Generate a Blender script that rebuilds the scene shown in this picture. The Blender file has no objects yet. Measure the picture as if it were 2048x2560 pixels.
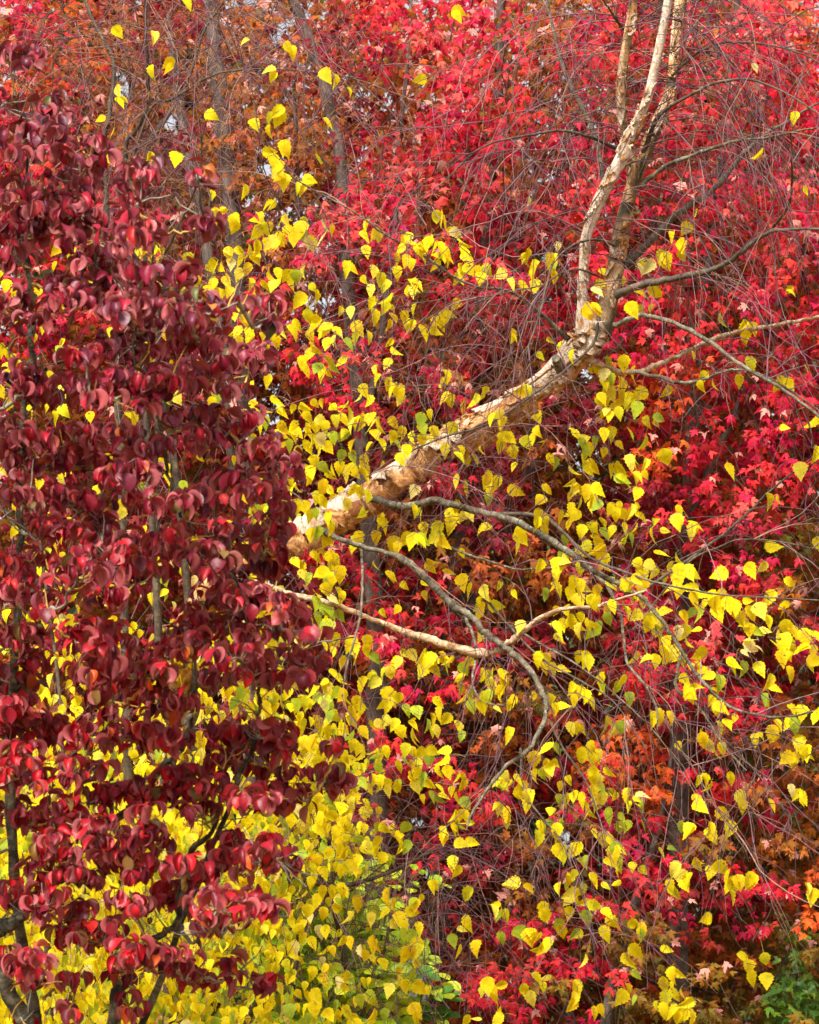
import bpy, math, random
import numpy as np
from mathutils import Vector

R = math.radians
rnd = random.Random(11)
rng = np.random.default_rng(7)
S = bpy.context.scene

# ------------------------------------------------------------------ camera
PITCH = R(11.0)
CAM = np.array([0.0, 0.0, 1.6])
K = 0.30 / 2048.0                       # frame width is 0.30 of the distance
cd = bpy.data.cameras.new('camera')
cam = bpy.data.objects.new('camera', cd)
S.collection.objects.link(cam)
cam.location = CAM
cam.rotation_euler = (R(90) + PITCH, 0, 0)
cd.sensor_fit = 'HORIZONTAL'
cd.sensor_width = 24.0
cd.lens = 80.0
cd.clip_start = 0.1
cd.clip_end = 2000
cd.dof.use_dof = True
cd.dof.focus_distance = 12.0
cd.dof.aperture_fstop = 5.0
S.camera = cam

# ------------------------------------------------------------------ sky, sun, exposure
SUN_EL, SUN_AZ = R(52), R(205)          # soft bright overcast, from behind the camera
w = bpy.data.worlds.new('World')
S.world = w
w.use_nodes = True
nt = w.node_tree
nt.nodes.clear()
sky = nt.nodes.new('ShaderNodeTexSky')
sky.sky_type = 'NISHITA'
sky.sun_disc = False
sky.sun_elevation = SUN_EL
sky.sun_rotation = SUN_AZ
sky.dust_density = 4.0
sky.air_density = 1.0
hs = nt.nodes.new('ShaderNodeHueSaturation')
hs.inputs['Saturation'].default_value = 0.22
bg = nt.nodes.new('ShaderNodeBackground')
bg.inputs['Strength'].default_value = 0.10
wo = nt.nodes.new('ShaderNodeOutputWorld')
nt.links.new(sky.outputs[0], hs.inputs['Color'])
nt.links.new(hs.outputs[0], bg.inputs[0])
nt.links.new(bg.outputs[0], wo.inputs[0])
sl = bpy.data.lights.new('sun', 'SUN')
sl.energy = 2.9
sl.angle = R(12)
sl.color = (1.0, 0.95, 0.88)
so = bpy.data.objects.new('sun', sl)
S.collection.objects.link(so)
sdir = Vector((math.sin(SUN_AZ) * math.cos(SUN_EL), math.cos(SUN_AZ) * math.cos(SUN_EL), math.sin(SUN_EL)))
so.rotation_euler = sdir.to_track_quat('Z', 'Y').to_euler()
S.view_settings.view_transform = 'Standard'
S.view_settings.look = 'None'
S.view_settings.exposure = 1.35
S.view_settings.gamma = 1.0
S.cycles.max_bounces = 6
S.cycles.diffuse_bounces = 4
S.cycles.transmission_bounces = 5
S.cycles.caustics_reflective = False
S.cycles.caustics_refractive = False

# ------------------------------------------------------------------ picture <-> place
FWD = np.array([0, math.cos(PITCH), math.sin(PITCH)])
UP = np.array([0, -math.sin(PITCH), math.cos(PITCH)])
RIGHT = np.array([1.0, 0, 0])


def P(px, py, d):
    """Point seen at photograph pixel (px, py), d metres ahead of the camera."""
    px, py, d = np.asarray(px, float), np.asarray(py, float), np.asarray(d, float)
    return (CAM + (d[..., None] * FWD) + ((px - 1024) * K * d)[..., None] * RIGHT
            - ((py - 1280) * K * d)[..., None] * UP)


def proj(p):
    r = np.asarray(p) - CAM
    d = r @ FWD
    return 1024 + (r @ RIGHT) / (K * d), 1280 - (r @ UP) / (K * d), d


def nrm(v):
    return v / np.maximum(np.linalg.norm(v, axis=-1, keepdims=True), 1e-9)


# ------------------------------------------------------------------ objects
def link(o, parent=None):
    S.collection.objects.link(o)
    if parent is not None:
        o.parent = parent
        o.matrix_parent_inverse = parent.matrix_world.inverted()
    return o


def thing(name, label, cat, loc, group=None):
    o = bpy.data.objects.new(name, None)
    o.location = loc
    o.empty_display_size = 0.3
    link(o)
    bpy.context.view_layer.update()
    o['label'] = label
    o['category'] = cat
    if group:
        o['group'] = group
    return o


def mesh_from(name, V, loops, starts, totals, mat, parent=None, col=None, tv=None, smooth=True):
    me = bpy.data.meshes.new(name)
    V = np.asarray(V, np.float32)
    me.vertices.add(len(V))
    me.vertices.foreach_set('co', V.ravel())
    me.loops.add(len(loops))
    me.loops.foreach_set('vertex_index', np.asarray(loops, np.int32))
    me.polygons.add(len(starts))
    me.polygons.foreach_set('loop_start', np.asarray(starts, np.int32))
    me.polygons.foreach_set('loop_total', np.asarray(totals, np.int32))
    me.update(calc_edges=True)
    if col is not None:
        a = me.attributes.new('Col', 'FLOAT_COLOR', 'POINT')
        c4 = np.ones((len(V), 4), np.float32)
        c4[:, :3] = np.clip(col, 0, 1)
        a.data.foreach_set('color', c4.ravel())
    if tv is not None:
        a = me.attributes.new('tv', 'FLOAT_VECTOR', 'POINT')
        a.data.foreach_set('vector', np.asarray(tv, np.float32).ravel())
    me.polygons.foreach_set('use_smooth', [smooth] * len(starts))
    me.materials.append(mat)
    return link(bpy.data.objects.new(name, me), parent)


class Tubes:
    """Collects round tapering stems into one mesh."""

    def __init__(self):
        self.V, self.F, self.C, self.T, self.n = [], [], [], [], 0

    def add(self, pts, rad, sides=4, col=(0.1, 0.08, 0.07), bump=0.0, cap=True):
        pts = np.asarray(pts, float)
        rad = np.asarray(rad, float)
        n = len(pts)
        t = nrm(np.gradient(pts, axis=0))
        ref = np.array([0, -1.0, 0.02])
        N = nrm(ref - (t @ ref)[:, None] * t)
        B = np.cross(t, N)
        th = np.linspace(0, 2 * math.pi, sides, endpoint=False)
        s = np.concatenate([[0], np.cumsum(np.linalg.norm(np.diff(pts, axis=0), axis=1))])
        rr = np.repeat(rad[:, None], sides, 1)
        if bump:
            ph = rng.uniform(0, 6.28, 6)
            L = max(rad.max() * 5, 0.05)
            rr = rr * (1 + bump * (np.sin(s[:, None] / L * 3 + ph[0] + 2 * th) * 0.5
                                   + np.sin(s[:, None] / L * 8 + ph[1] - th) * 0.35
                                   + np.sin(s[:, None] / L * 17 + ph[2] + 3 * th) * 0.25))
        V = pts[:, None] + rr[..., None] * (np.cos(th)[None, :, None] * N[:, None] + np.sin(th)[None, :, None] * B[:, None])
        idx = np.arange(n * sides).reshape(n, sides) + self.n
        a, b = idx[:-1], np.roll(idx[:-1], -1, 1)
        c, d = np.roll(idx[1:], -1, 1), idx[1:]
        self.F.append(np.stack([a, b, c, d], -1).reshape(-1, 4))
        self.V.append(V.reshape(-1, 3))
        self.C.append(np.tile(np.asarray(col, float), (n * sides, 1)))
        T = np.zeros((n, sides, 3))
        r0 = rad.mean()
        T[..., 0] = np.cos(th) * r0
        T[..., 1] = np.sin(th) * r0
        T[..., 2] = s[:, None]
        T += rng.uniform(0, 30)
        self.T.append(T.reshape(-1, 3))
        self.n += n * sides
        if cap and rad[-1] > 0.004:
            self.add([pts[-1], pts[-1] + t[-1] * rad[-1] * 0.3], [rad[-1], rad[-1] * 0.05], sides, col, cap=False)

    def build(self, name, mat, parent=None):
        F = np.concatenate(self.F)
        k = len(F)
        return mesh_from(name, np.concatenate(self.V), F.ravel(), np.arange(k) * 4, np.full(k, 4), mat, parent,
                         np.concatenate(self.C), np.concatenate(self.T))


def smooth_path(pts, per=6):
    """Catmull-Rom through points that may carry extra columns (radius)."""
    p = np.asarray(pts, float)
    p = np.vstack([2 * p[0] - p[1], p, 2 * p[-1] - p[-2]])
    out = []
    for i in range(1, len(p) - 2):
        for k in range(per):
            t = k / per
            a, b, c, d = p[i - 1], p[i], p[i + 1], p[i + 2]
            out.append(0.5 * (2 * b + (c - a) * t + (2 * a - 5 * b + 4 * c - d) * t * t + (3 * b - a - 3 * c + d) * t ** 3))
    out.append(p[-2])
    return np.array(out)


def pxpath(rows, d0, d1, per=6, wob=0.0):
    """rows of (px, py, width_px) -> 3D points and radii, depth running d0..d1."""
    a = smooth_path(rows, per)
    n = len(a)
    d = np.linspace(d0, d1, n)
    if wob:
        d = d + wob * np.sin(np.linspace(0, rnd.uniform(3, 6), n) + rnd.uniform(0, 6))
    pts = P(a[:, 0], a[:, 1], d)
    if wob:
        pts = pts + rng.normal(0, wob * 0.07, pts.shape) * np.minimum(1, a[:, 2:3] / 14)
    return pts, np.maximum(a[:, 2] * 0.5 * K * d, 0.0012)


class Leaves:
    """Leaf blades from a few bent templates, gathered into one crown mesh."""

    def __init__(self, templates):
        self.tp = templates
        self.rows = []

    def add(self, base, tip, normal, size, col):
        self.rows.append((np.asarray(base, float), np.asarray(tip, float), np.asarray(normal, float), np.asarray(size, float), np.asarray(col, float)))

    def build(self, name, mat, parent=None, cut=None):
        base = np.concatenate([r[0] for r in self.rows])
        tip = nrm(np.concatenate([r[1] for r in self.rows]))
        nor = np.concatenate([r[2] for r in self.rows])
        size = np.concatenate([r[3] for r in self.rows])
        col = np.concatenate([r[4] for r in self.rows])
        keep = np.ones(len(base), bool)
        if cut is not None:
            px, py, _ = proj(base + tip * size[:, None] * 0.5)
            for (gx, gy, gr) in cut:
                keep &= (px - gx) ** 2 + (py - gy) ** 2 > gr * gr * rng.uniform(1.0, 2.4, len(px))
        keep &= base[:, 2] > 0.15
        base, tip, nor, size, col = base[keep], tip[keep], nor[keep], size[keep], col[keep]
        x = nrm(np.cross(tip, nor))
        z = np.cross(x, tip)
        which = rng.integers(0, len(self.tp), len(base))
        Vs, Ls, Ts, Cs, off = [], [], [], [], 0
        for k, (tv, faces, shade) in enumerate(self.tp):
            m = which == k
            n = int(m.sum())
            if not n:
                continue
            M = np.stack([x[m], tip[m], z[m]], 1)                    # rows: local axes
            M[:, 0] *= rng.uniform(0.78, 1.12, (n, 1))
            V = np.einsum('kc,ncd->nkd', tv, M) * size[m][:, None, None] + base[m][:, None]
            q = len(tv)
            c = col[m][:, None, :] * shade[None, :, None]
            c = c * rng.uniform(0.93, 1.07, (n, q, 1))
            lens = np.array([len(f) for f in faces])
            flat = np.concatenate([np.array(f) for f in faces])
            lo = (np.arange(n)[:, None] * q + flat[None] + off)
            Vs.append(V.reshape(-1, 3))
            Cs.append(c.reshape(-1, 3))
            Ls.append(lo.ravel())
            Ts.append(np.tile(lens, n))
            off += n * q
        T = np.concatenate(Ts)
        st = np.concatenate([[0], np.cumsum(T)[:-1]])
        return mesh_from(name, np.concatenate(Vs), np.concatenate(Ls), st, T, mat, parent, np.concatenate(Cs))


# ------------------------------------------------------------------ leaf templates
def blade(profile, fold, curl, twist=0.0, cup=0.0, rows=None, serr=0.0, seed=0):
    """A blade with a midrib: profile = half-width at each station along the leaf."""
    r = random.Random(seed)
    ys = np.linspace(0, 1, len(profile))
    V, shade = [], []
    ang = 0.0
    y, z = 0.0, 0.0
    prev = 0.0
    mids = []
    for i, yy in enumerate(ys):
        a = curl * yy
        if i:
            am = curl * (yy + prev) / 2
            y += (yy - prev) * math.cos(am)
            z -= (yy - prev) * math.sin(am)
        prev = yy
        mids.append((y, z, a))
    n = len(ys)
    for i, (y, z, a) in enumerate(mids):
        h = profile[i]
        for side in (-1, 0, 1):
            if side == 0:
                V.append((0, y, z))
                shade.append(0.93)
                continue
            hw = h * (1 + (serr * (1 if i % 2 else -1) if 0 < i < n - 1 else 0)) * r.uniform(0.95, 1.05)
            f = fold + cup * yy_mid(i, n)
            lx = side * hw * math.cos(f)
            lz = hw * math.sin(f)
            tw = twist * (ys[i] - 0.3)
            lx2 = lx * math.cos(tw) - lz * math.sin(tw)
            lz2 = lx * math.sin(tw) + lz * math.cos(tw)
            V.append((lx2, y + lz2 * math.sin(a), z + lz2 * math.cos(a)))
            shade.append(1.03)
    F = []
    for i in range(n - 1):
        a = i * 3
        F.append((a, a + 1, a + 4, a + 3))
        F.append((a + 1, a + 2, a + 5, a + 4))
    return np.array(V), F, np.array(shade)


def yy_mid(i, n):
    return math.sin(math.pi * i / (n - 1))


BIRCH_PROF = [0.03, 0.25, 0.33, 0.365, 0.36, 0.34, 0.30, 0.255, 0.20, 0.15, 0.095, 0.05, 0.0]
BIRCH_T = [blade(BIRCH_PROF, f, c, t, 0.1, serr=0.085, seed=i) for i, (f, c, t) in enumerate(
    [(0.12, 0.25, 0.1), (0.3, 0.5, -0.25), (0.05, -0.2, 0.3), (0.5, 0.7, 0.2), (0.2, 0.9, -0.5), (0.75, 0.35, 0.6), (0.0, 0.35, -0.2)])]


def dogleaf(fold, curl, twist, seed, wide=0.36):
    """Smooth oval blade folded upward along the midrib, rolled and arched back; two strips to a side."""
    prof = np.array([0.04, 0.55, 0.85, 0.99, 1.0, 0.90, 0.72, 0.45, 0.16, 0.0]) * wide
    n = len(prof)
    r = random.Random(seed)
    V, sh = [], []
    y = z = 0.0
    prev = 0
    for i in range(n):
        yy = i / (n - 1)
        a = curl * yy ** 1.2
        if i:
            y += (yy - prev) * math.cos(curl * ((yy + prev) / 2) ** 1.2)
            z -= (yy - prev) * math.sin(curl * ((yy + prev) / 2) ** 1.2)
        prev = yy
        tw = twist * yy
        row = []
        for side, u in ((-1, 1), (-1, 0.55), (0, 0), (1, 0.55), (1, 1)):
            h = prof[i] * u
            f0, f1 = fold * 0.75, fold * 1.45
            if u <= 0.55:
                lx, lz = h * math.cos(f0), h * math.sin(f0)
            else:
                h0 = prof[i] * 0.55
                h1 = prof[i] * 0.45
                lx = h0 * math.cos(f0) + h1 * math.cos(f1)
                lz = h0 * math.sin(f0) + h1 * math.sin(f1)
            lx *= side
            lx2 = lx * math.cos(tw) - lz * math.sin(tw)
            lz2 = lx * math.sin(tw) + lz * math.cos(tw)
            row.append((lx2, y + lz2 * math.sin(a), z + lz2 * math.cos(a)))
            sh.append({0: 1.1, 0.55: 1.0, 1: 0.95}[u])
        V += row
    F = []
    for i in range(n - 1):
        for k in range(4):
            a = i * 5 + k
            F.append((a, a + 1, a + 6, a + 5))
    return np.array(V), F, np.array(sh)


DOG_T = [dogleaf(f, c, t, i, wd) for i, (f, c, t, wd) in enumerate(
    [(0.6, 1.4, 0.1, .40), (0.8, 1.9, -0.3, .42), (0.3, 1.1, 0.5, .36), (0.95, 1.5, 0.3, .45), (0.5, 2.2, -0.2, .38), (0.2, 0.8, 0.2, .38), (0.85, 1.0, -0.6, .43), (1.0, 1.8, 0.5, .42), (0.7, 0.6, 0.4, .40), (0.1, 0.4, -0.3, .34), (0.15, 1.2, 0.7, .30)])]


def mapleleaf(bend, cup, twist, seed, cut=1.0):
    r = random.Random(seed)
    half = [(0.05, 0.02), (0.32, -0.02), (0.25, 0.15), (0.46, 0.22), (0.60, 0.50), (0.37, 0.47), (0.155 * cut, 0.45), (0.25, 0.69), (0.125, 0.74)]
    out = [(0.0, 0.05)] + half + [(0.0, 1.0)] + [(-x, y) for x, y in half[::-1]]
    out = [(x * r.uniform(0.92, 1.08), y + r.uniform(-0.02, 0.02)) for x, y in out]
    V = [(0, 0.34, 0)]
    for x, y in out:
        rad = math.hypot(x, y - 0.34)
        zz = -bend * rad * rad + cup * abs(x) + twist * x * (y - 0.3) + r.uniform(-0.03, 0.03)
        V.append((x, y, zz))
    m = len(out)
    F = [(0, 1 + k, 1 + (k + 1) % m) for k in range(m)]
    return np.array(V), F, np.array([0.9] + [1.03] * m)


MAPLE_T = [mapleleaf(b, c, t, i, q) for i, (b, c, t, q) in enumerate(
    [(0.4, 0.15, 0.3, 1.0), (1.1, 0.0, -0.6, .8), (0.1, 0.65, 0.4, 1.1), (1.3, -0.3, 0.7, .9), (0.7, 0.9, -0.3, 1.0), (0.3, -0.8, 0.6, .8), (1.5, 0.4, -0.9, .9)])]
LANCE_T = [blade([0.02, 0.12, 0.17, 0.19, 0.18, 0.13, 0.06, 0.0], f, c, 0.1, seed=i) for i, (f, c) in enumerate([(0.15, 0.3), (0.35, 0.6), (0.05, 0.1)])]
BROAD_T = [blade([0.03, 0.15, 0.25, 0.32, 0.35, 0.33, 0.24, 0.0], f, c, 0.1, seed=i) for i, (f, c) in enumerate([(0.15, 0.4), (0.3, 0.7), (0.05, 0.2)])]
NEEDLE_T = [(np.array([(-0.06, 0, 0), (0.06, 0, 0), (0.10, 0.5, -0.05), (0, 1, -0.2), (-0.10, 0.5, -0.05)]), [(0, 1, 2, 3, 4)], np.ones(5))]


# ------------------------------------------------------------------ materials
def newmat(name):
    m = bpy.data.materials.new(name)
    m.use_nodes = True
    t = m.node_tree
    t.nodes.clear()
    return m, t, t.nodes.new, t.links.new


def leaf_mat(name, rough=0.5, spec=0.35, transl=0.3, under=None, under_fac=0.6, fleck=None):
    m, t, N, L = newmat(name)
    at = N('ShaderNodeAttribute')
    at.attribute_name = 'Col'
    c = at.outputs['Color']
    geo = N('ShaderNodeNewGeometry')
    tc = N('ShaderNodeTexCoord')
    nz = N('ShaderNodeTexNoise')
    nz.inputs['Scale'].default_value = 55
    nz.inputs['Detail'].default_value = 3
    L(tc.outputs['Object'], nz.inputs['Vector'])
    mr = N('ShaderNodeMapRange')
    mr.inputs['From Min'].default_value = 0.3
    mr.inputs['From Max'].default_value = 0.7
    mr.inputs['To Min'].default_value = 0.86
    mr.inputs['To Max'].default_value = 1.12
    L(nz.outputs['Fac'], mr.inputs['Value'])
    mm = N('ShaderNodeMixRGB')
    mm.blend_type = 'MULTIPLY'
    mm.inputs[0].default_value = 1
    L(c, mm.inputs[1])
    L(mr.outputs[0], mm.inputs[2])
    c = mm.outputs[0]
    if fleck:
        n2 = N('ShaderNodeTexNoise')
        n2.inputs['Scale'].default_value = 75
        n2.inputs['Detail'].default_value = 2
        L(tc.outputs['Object'], n2.inputs['Vector'])
        m2 = N('ShaderNodeMapRange')
        m2.inputs['From Min'].default_value = 0.67
        m2.inputs['From Max'].default_value = 0.74
        L(n2.outputs['Fac'], m2.inputs['Value'])
        m3 = N('ShaderNodeMixRGB')
        L(m2.outputs[0], m3.inputs[0])
        L(c, m3.inputs[1])
        m3.inputs[2].default_value = (*fleck, 1)
        c = m3.outputs[0]
    if under:
        mx = N('ShaderNodeMixRGB')
        mx.inputs[2].default_value = (*under, 1)
        ml = N('ShaderNodeMath')
        ml.operation = 'MULTIPLY'
        ml.inputs[1].default_value = under_fac
        L(geo.outputs['Backfacing'], ml.inputs[0])
        L(ml.outputs[0], mx.inputs[0])
        L(c, mx.inputs[1])
        c2 = mx.outputs[0]
    else:
        c2 = c
    p = N('ShaderNodeBsdfPrincipled')
    p.inputs['Roughness'].default_value = rough
    p.inputs['Specular IOR Level'].default_value = spec
    L(c2, p.inputs['Base Color'])
    bu = N('ShaderNodeBump')
    bu.inputs['Strength'].default_value = 0.25
    bu.inputs['Distance'].default_value = 0.01
    L(nz.outputs['Fac'], bu.inputs['Height'])
    L(bu.outputs[0], p.inputs['Normal'])
    tr = N('ShaderNodeBsdfTranslucent')
    L(c, tr.inputs['Color'])
    ms = N('ShaderNodeMixShader')
    ms.inputs[0].default_value = transl
    L(p.outputs[0], ms.inputs[1])
    L(tr.outputs[0], ms.inputs[2])
    o = N('ShaderNodeOutputMaterial')
    L(ms.outputs[0], o.inputs[0])
    return m


def bark_mat(name, ramp, scale=(22, 22, 9), dark=(0.03, 0.02, 0.015), crack=0.55, lichen=None, rough=0.75, bump=0.5, sc2=(30, 30, 120)):
    m, t, N, L = newmat(name)
    at = N('ShaderNodeAttribute')
    at.attribute_name = 'tv'

    def noise(sc, detail, rough_=0.6):
        mp = N('ShaderNodeMapping')
        mp.inputs['Scale'].default_value = sc
        L(at.outputs['Vector'], mp.inputs['Vector'])
        n = N('ShaderNodeTexNoise')
        n.inputs['Scale'].default_value = 1.0
        n.inputs['Detail'].default_value = detail
        n.inputs['Roughness'].default_value = rough_
        L(mp.outputs[0], n.inputs['Vector'])
        return n.outputs['Fac']

    a = noise(scale, 5)
    rp = N('ShaderNodeValToRGB')
    els = rp.color_ramp.elements
    while len(els) < len(ramp):
        els.new(0.5)
    for e, (pos, c) in zip(els, ramp):
        e.position = pos
        e.color = (*c, 1)
    L(a, rp.inputs[0])
    col = rp.outputs[0]
    f = noise(tuple(v * 4.5 for v in scale), 6, 0.7)
    fr = N('ShaderNodeMapRange')
    fr.inputs['From Min'].default_value = 0.36
    fr.inputs['From Max'].default_value = 0.64
    fr.inputs['To Min'].default_value = 0.55
    fr.inputs['To Max'].default_value = 1.25
    L(f, fr.inputs['Value'])
    fm = N('ShaderNodeMixRGB')
    fm.blend_type = 'MULTIPLY'
    fm.inputs[0].default_value = 1
    L(col, fm.inputs[1])
    L(fr.outputs[0], fm.inputs[2])
    col = fm.outputs[0]
    b = noise(sc2, 4, 0.65)
    cr = N('ShaderNodeMapRange')
    cr.inputs['From Min'].default_value = crack
    cr.inputs['From Max'].default_value = crack + 0.12
    L(b, cr.inputs['Value'])
    mx = N('ShaderNodeMixRGB')
    L(cr.outputs[0], mx.inputs[0])
    L(col, mx.inputs[1])
    mx.inputs[2].default_value = (*dark, 1)
    col = mx.outputs[0]
    if lichen:
        lc, lo = lichen
        ln = noise((45, 45, 45), 5, 0.7)
        lr = N('ShaderNodeMapRange')
        lr.inputs['From Min'].default_value = lo
        lr.inputs['From Max'].default_value = lo + 0.06
        L(ln, lr.inputs['Value'])
        m2 = N('ShaderNodeMixRGB')
        L(lr.outputs[0], m2.inputs[0])
        L(col, m2.inputs[1])
        m2.inputs[2].default_value = (*lc, 1)
        col = m2.outputs[0]
    p = N('ShaderNodeBsdfPrincipled')
    p.inputs['Roughness'].default_value = rough
    p.inputs['Specular IOR Level'].default_value = 0.25
    L(col, p.inputs['Base Color'])
    bp = N('ShaderNodeBump')
    bp.inputs['Strength'].default_value = bump
    bp.inputs['Distance'].default_value = 0.006
    L(b, bp.inputs['Height'])
    L(bp.outputs[0], p.inputs['Normal'])
    o = N('ShaderNodeOutputMaterial')
    L(p.outputs[0], o.inputs[0])
    return m


def twig_mat(name, rough=0.6):
    m, t, N, L = newmat(name)
    at = N('ShaderNodeAttribute')
    at.attribute_name = 'Col'
    tc = N('ShaderNodeTexCoord')
    nz = N('ShaderNodeTexNoise')
    nz.inputs['Scale'].default_value = 40
    L(tc.outputs['Object'], nz.inputs['Vector'])
    mr = N('ShaderNodeMapRange')
    mr.inputs['From Min'].default_value = 0.3
    mr.inputs['From Max'].default_value = 0.7
    mr.inputs['To Min'].default_value = 0.6
    mr.inputs['To Max'].default_value = 1.4
    L(nz.outputs['Fac'], mr.inputs['Value'])
    mm = N('ShaderNodeMixRGB')
    mm.blend_type = 'MULTIPLY'
    mm.inputs[0].default_value = 1
    L(at.outputs['Color'], mm.inputs[1])
    L(mr.outputs[0], mm.inputs[2])
    p = N('ShaderNodeBsdfPrincipled')
    p.inputs['Roughness'].default_value = rough
    L(mm.outputs[0], p.inputs['Base Color'])
    o = N('ShaderNodeOutputMaterial')
    L(p.outputs[0], o.inputs[0])
    return m


M_BIRCHLEAF = leaf_mat('yellow birch leaf', 0.55, 0.12, 0.48, fleck=(0.22, 0.10, 0.02))
M_DOGLEAF = leaf_mat('maroon dogwood leaf', 0.42, 0.25, 0.10, under=(0.44, 0.115, 0.115), under_fac=0.68)
M_MAPLELEAF = leaf_mat('red maple leaf', 0.55, 0.09, 0.26, under=(0.60, 0.20, 0.16), under_fac=0.15)
M_GREENLEAF = leaf_mat('green leaf', 0.45, 0.4, 0.35)
M_NEEDLE = leaf_mat('evergreen needle', 0.6, 0.3, 0.1)
M_BARK = bark_mat('peeling birch bark', [(0.36, (0.16, 0.07, 0.025)), (0.43, (0.48, 0.20, 0.06)), (0.50, (0.62, 0.32, 0.11)), (0.57, (0.68, 0.44, 0.23)), (0.64, (0.34, 0.13, 0.04))],
                  (16, 16, 7), (0.10, 0.055, 0.03), 0.60)
M_BARKWHITE = bark_mat('pale birch bark', [(0.34, (0.12, 0.07, 0.04)), (0.39, (0.50, 0.30, 0.15)), (0.45, (0.70, 0.55, 0.40)), (0.58, (0.76, 0.67, 0.55)), (0.67, (0.46, 0.23, 0.09))],
                       (20, 20, 9), (0.08, 0.05, 0.03), 0.61)
M_BARKOLIVE = bark_mat('olive birch bark', [(0.36, (0.07, 0.052, 0.03)), (0.43, (0.17, 0.12, 0.06)), (0.49, (0.30, 0.19, 0.09)), (0.54, (0.58, 0.33, 0.14)), (0.62, (0.72, 0.52, 0.32))],
                       (14, 14, 5), (0.035, 0.025, 0.018), 0.58, lichen=((0.26, 0.27, 0.18), 0.62))
M_CURL_OUT = bark_mat('curled bark', [(0.38, (0.26, 0.09, 0.025)), (0.46, (0.52, 0.24, 0.075)), (0.54, (0.64, 0.37, 0.16)), (0.62, (0.36, 0.14, 0.04))], (12, 12, 12), (0.16, 0.07, 0.03), 0.64)
M_CURL_PALE = bark_mat('pale curled bark', [(0.36, (0.44, 0.25, 0.12)), (0.48, (0.62, 0.47, 0.33)), (0.6, (0.70, 0.58, 0.46))], (12, 12, 12), (0.2, 0.1, 0.05), 0.66)
M_LIMBDARK = bark_mat('dark limb bark', [(0.35, (0.05, 0.04, 0.03)), (0.55, (0.12, 0.09, 0.06)), (0.7, (0.20, 0.16, 0.11))], (20, 20, 14), (0.025, 0.02, 0.016), 0.62, lichen=((0.22, 0.23, 0.17), 0.64))
M_LIMBGREY = bark_mat('lichened limb bark', [(0.38, (0.07, 0.055, 0.035)), (0.5, (0.15, 0.125, 0.08)), (0.62, (0.24, 0.20, 0.135))], (26, 26, 20), (0.035, 0.028, 0.02), 0.56, lichen=((0.24, 0.27, 0.20), 0.57), bump=0.9)
M_LIMBTAN = bark_mat('tan limb bark', [(0.36, (0.20, 0.10, 0.04)), (0.45, (0.44, 0.26, 0.13)), (0.55, (0.60, 0.45, 0.29)), (0.64, (0.30, 0.15, 0.06))], (24, 24, 14), (0.06, 0.04, 0.025), 0.55)
M_MAPLEBARK = bark_mat('grey maple bark', [(0.36, (0.06, 0.045, 0.036)), (0.5, (0.13, 0.105, 0.085)), (0.64, (0.21, 0.17, 0.14))], (12, 12, 6), (0.07, 0.055, 0.045), 0.62)
M_DOGBARK = bark_mat('mossy dogwood bark', [(0.38, (0.035, 0.032, 0.02)), (0.5, (0.10, 0.09, 0.055)), (0.62, (0.24, 0.22, 0.15))], (25, 25, 18), (0.02, 0.02, 0.012), 0.58, lichen=((0.34, 0.24, 0.05), 0.60), bump=1.0)
M_TWIG = twig_mat('fine twigs')

# ------------------------------------------------------------------ ground
def ground():
    m, t, N, L = newmat('grass and leaf litter')
    tc = N('ShaderNodeTexCoord')
    n1 = N('ShaderNodeTexNoise')
    n1.inputs['Scale'].default_value = 0.4
    n1.inputs['Detail'].default_value = 6
    v = N('ShaderNodeTexVoronoi')
    v.inputs['Scale'].default_value = 14
    L(tc.outputs['Object'], n1.inputs['Vector'])
    L(tc.outputs['Object'], v.inputs['Vector'])
    rp = N('ShaderNodeValToRGB')
    rp.color_ramp.elements[0].color = (0.05, 0.07, 0.02, 1)
    rp.color_ramp.elements[1].color = (0.25, 0.08, 0.03, 1)
    rp.color_ramp.elements[0].position = 0.4
    rp.color_ramp.elements[1].position = 0.6
    L(n1.outputs['Fac'], rp.inputs[0])
    mx = N('ShaderNodeMixRGB')
    mx.blend_type = 'OVERLAY'
    mx.inputs[0].default_value = 0.6
    L(rp.outputs[0], mx.inputs[1])
    L(v.outputs['Color'], mx.inputs[2])
    p = N('ShaderNodeBsdfPrincipled')
    p.inputs['Roughness'].default_value = 0.9
    L(mx.outputs[0], p.inputs['Base Color'])
    o = N('ShaderNodeOutputMaterial')
    L(p.outputs[0], o.inputs[0])
    n = 48
    xs = np.linspace(-1, 1, n)
    g = np.sign(xs) * np.abs(xs) ** 3 * 600
    X, Y = np.meshgrid(g, g + 12)
    Z = 0.05 * np.sin(X * 0.7) * np.cos(Y * 0.5) - 0.06
    V = np.stack([X, Y, Z], -1).reshape(-1, 3)
    i = np.arange(n * n).reshape(n, n)
    F = np.stack([i[:-1, :-1], i[:-1, 1:], i[1:, 1:], i[1:, :-1]], -1).reshape(-1, 4)
    o = mesh_from('ground', V, F.ravel(), np.arange(len(F)) * 4, np.full(len(F), 4), m)
    o['kind'] = 'structure'


ground()

# ------------------------------------------------------------------ traced places (photograph pixels)
QS = 1.6846


def q(n, rows):
    ox, oy = {1: (0, 0), 2: (1024, 0), 3: (0, 1280), 4: (1024, 1280)}[n]
    out, w = [], None
    ws = [r[2] if len(r) > 2 else None for r in rows]
    known = [i for i, v in enumerate(ws) if v is not None]
    wi = np.interp(range(len(rows)), known, [ws[i] for i in known])
    return [(ox + r[0] / QS, oy + r[1] / QS, wv / QS) for r, wv in zip(rows, wi)]


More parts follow.
